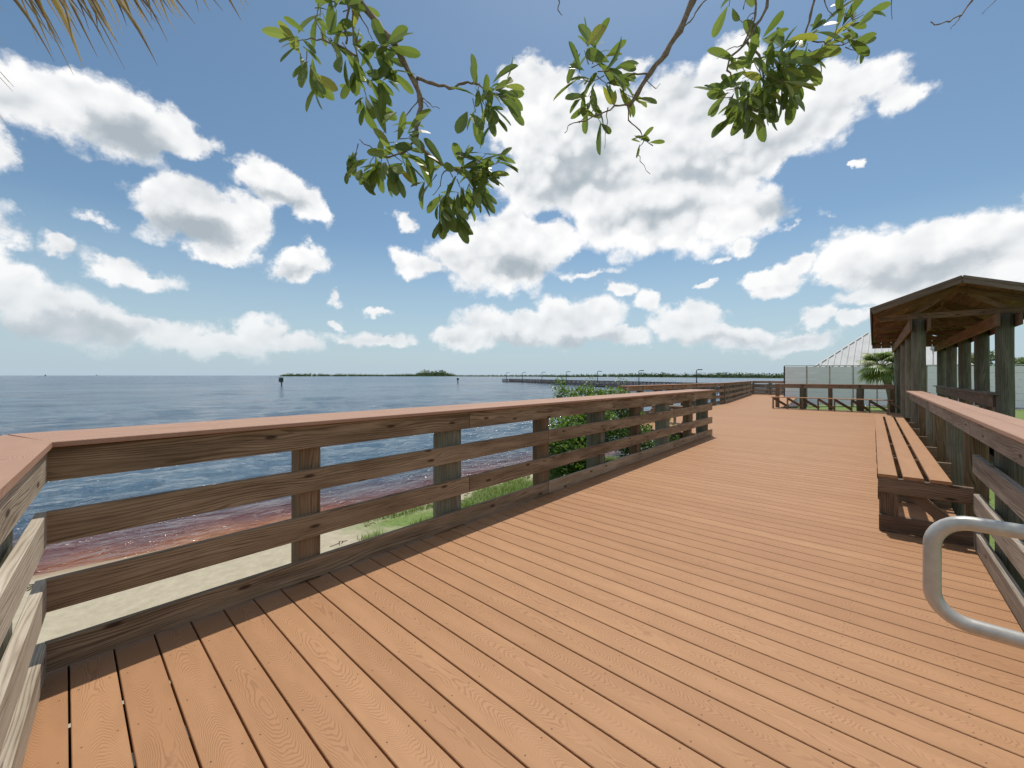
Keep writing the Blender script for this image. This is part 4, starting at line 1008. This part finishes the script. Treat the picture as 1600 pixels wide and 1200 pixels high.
# dry palm frond at the top left
M['dry'] = leafmat('drying_palm_leaflet', [(0, (.05, .035, .03)), (.3, (.12, .08, .055)), (.5, (.22, .14, .07)), (.7, (.36, .25, .04)), (1, (.60, .50, .38))], trans=.3, tcol=(.5, .35, .05), rough=.4)
PT = thing('palm_tree', 'palm whose dry yellow brown frond tips hang into the top left corner', 'palm tree', (-4.9, -.9, -.7), deck=False)
ptop = PX(-560, -420, 2.3); PT_base = Vector((ptop.x, ptop.y, -.9))
mb = MB(); mb.tube([PT_base, PT_base.lerp(ptop, .5) + Vector((.03, 0, 0)), ptop], [.17, .15, .14], n=12, wob=.05); mb.build('trunk', M['trunk'], PT)
def blade(mb, pts, w0, r_, kink=.0):
    """pts start..tip; narrow folded strip"""
    n_ = len(pts)
    for i in range(n_ - 1):
        a, b = pts[i], pts[i + 1]; dv = (b - a).normalized(); s_ = dv.cross(FWD).normalized()
        def W_(t): return w0 * (1 - t ** 1.6) + .0006
        ta, tb = i / (n_ - 1), (i + 1) / (n_ - 1); wa, wb = W_(ta), W_(tb); f = FWD * .5
        ra = min(1, r_ + .3 * ta)
        mb.quad([a - s_ * wa, b - s_ * wb, b + f * wb, a + f * wa], [(0, 0)] * 4, [(.5, ra)] * 4); mb.quad([a + f * wa, b + f * wb, b + s_ * wb, a + s_ * wa], [(0, 0)] * 4, [(.5, min(1, ra + .08))] * 4)
fr = MB()
BLD = [((-30, -60), (85, 97), .006, .1), ((20, -60), (82, 85), .005, .5), ((20, -90), (131, 108), .013, .62), ((60, -90), (160, 55), .004, .1), ((70, -90), (153, 90), .006, .2), ((60, -90), (187, 72), .013, .66), ((75, -90), (180, 62), .010, .6),
       ((70, -60), (119, 58), .004, .9), ((40, -60), (115, 117), .003, .3), ((90, -80), (195, 108), .003, .2), ((110, -80), (246, 102), .008, .15), ((140, -70), (233, 65), .004, .9), ((150, -70), (240, 48), .005, .2), ((170, -80), (262, 65), .004, .2), ((160, -80), (276, 52), .003, .9),
       ((200, -60), (283, 27), .004, .9), ((220, -60), (305, 38), .004, .1), ((255, -60), (311, 20), .003, .1), ((285, -50), (328, 18), .004, .4), ((300, -50), (348, 17), .003, .1), ((325, -50), (377, 32), .005, .1), ((335, -50), (384, 18), .003, .9), ((340, -60), (390, 10), .003, .5),
       ((0, -60), (60, 70), .003, .4), ((30, -90), (127, 60), .004, .1), ((100, -70), (160, 30), .005, .5), ((130, -70), (210, 38), .004, .4), ((90, -90), (176, 90), .004, .4), ((5, -50), (75, 50), .003, .1), ((95, -90), (170, 20), .009, .62)]
random.seed(41)
BLD += [((x_ - 45 - random.uniform(0, 50), -70), (x_, (104 - x_ * .22) * random.uniform(.25, .95)), random.uniform(.003, .008), random.choice([.05, .15, .3, .45, .6, .9])) for x_ in [75 + 6.5 * i for i in range(34)]]
for (a, b, w_, r_) in BLD:
    w_ *= 1.45
    P, Q_ = PX(a[0], a[1], 1.55), PX(b[0], b[1], 1.62 + random.uniform(-.08, .08)); pts = []
    bend = random.uniform(-.03, .03)
    for i in range(8):
        t = i / 7; q_ = P.lerp(Q_, t); q_ += RGT * (sin(t * pi) * bend) + Vector((0, 0, sin(t * pi) * .02)); pts.append(q_)
    fr = MB(); blade(fr, pts, w_, r_); fr.build('frond_leaflet', M['dry'], PT)
# rachis out of view plus leaflets on the far side
rach = [PX(-560, -420, 2.3), PX(-300, -330, 1.9), PX(-60, -150, 1.6), PX(120, -95, 1.55), PX(300, -70, 1.55), PX(400, -40, 1.6)]
for (b, w_) in (((8, 18), .003), ((22, 136), .004), ((14, 128), .003), ((20, 143), .003), ((12, 196), .004), ((5, 185), .003), ((8, 70), .003)):
    P = PX(-170, b[1] - 150, 1.6); Q_ = PX(b[0], b[1], 1.6); fr = MB(); blade(fr, [P.lerp(Q_, i / 6) + Vector((0, 0, .05 * sin(pi * i / 6))) for i in range(7)], w_, random.random()); fr.build('frond_leaflet', M['dry'], PT)
mb = MB(); mb.tube(rach, [.02, .016, .012, .008, .006, .003], n=8); mb.tube([PX(-560, -420, 2.3), PX(-300, -260, 1.8), PX(-170, -60, 1.6), PX(-170, 60, 1.6)], [.02, .014, .01, .006], n=8); mb.build('frond_stem', M['dry'], PT)

# ------------------------------------------------------------------ place empties and tilt the boardwalk (it falls 0.26 degrees away from the viewer)
TILT = Matrix.Translation((0, 0, EYE)) @ Matrix.Rotation(-.00446, 4, RGT) @ Matrix.Translation((0, 0, -EYE))
for o, loc, dk in ROOTS:
    inv = Matrix.Translation(-loc)
    for c in [k for k in bpy.data.objects if k.parent == o]:
        c.data.transform(inv)
        for g in [k for k in bpy.data.objects if k.parent == c]: g.data.transform(inv)
    o.location = loc
    o.matrix_world = (TILT if dk else Matrix.Identity(4)) @ Matrix.Translation(loc)
    if '_loc' in o: del o['_loc']
for o in DECKROOTS: o.matrix_world = TILT
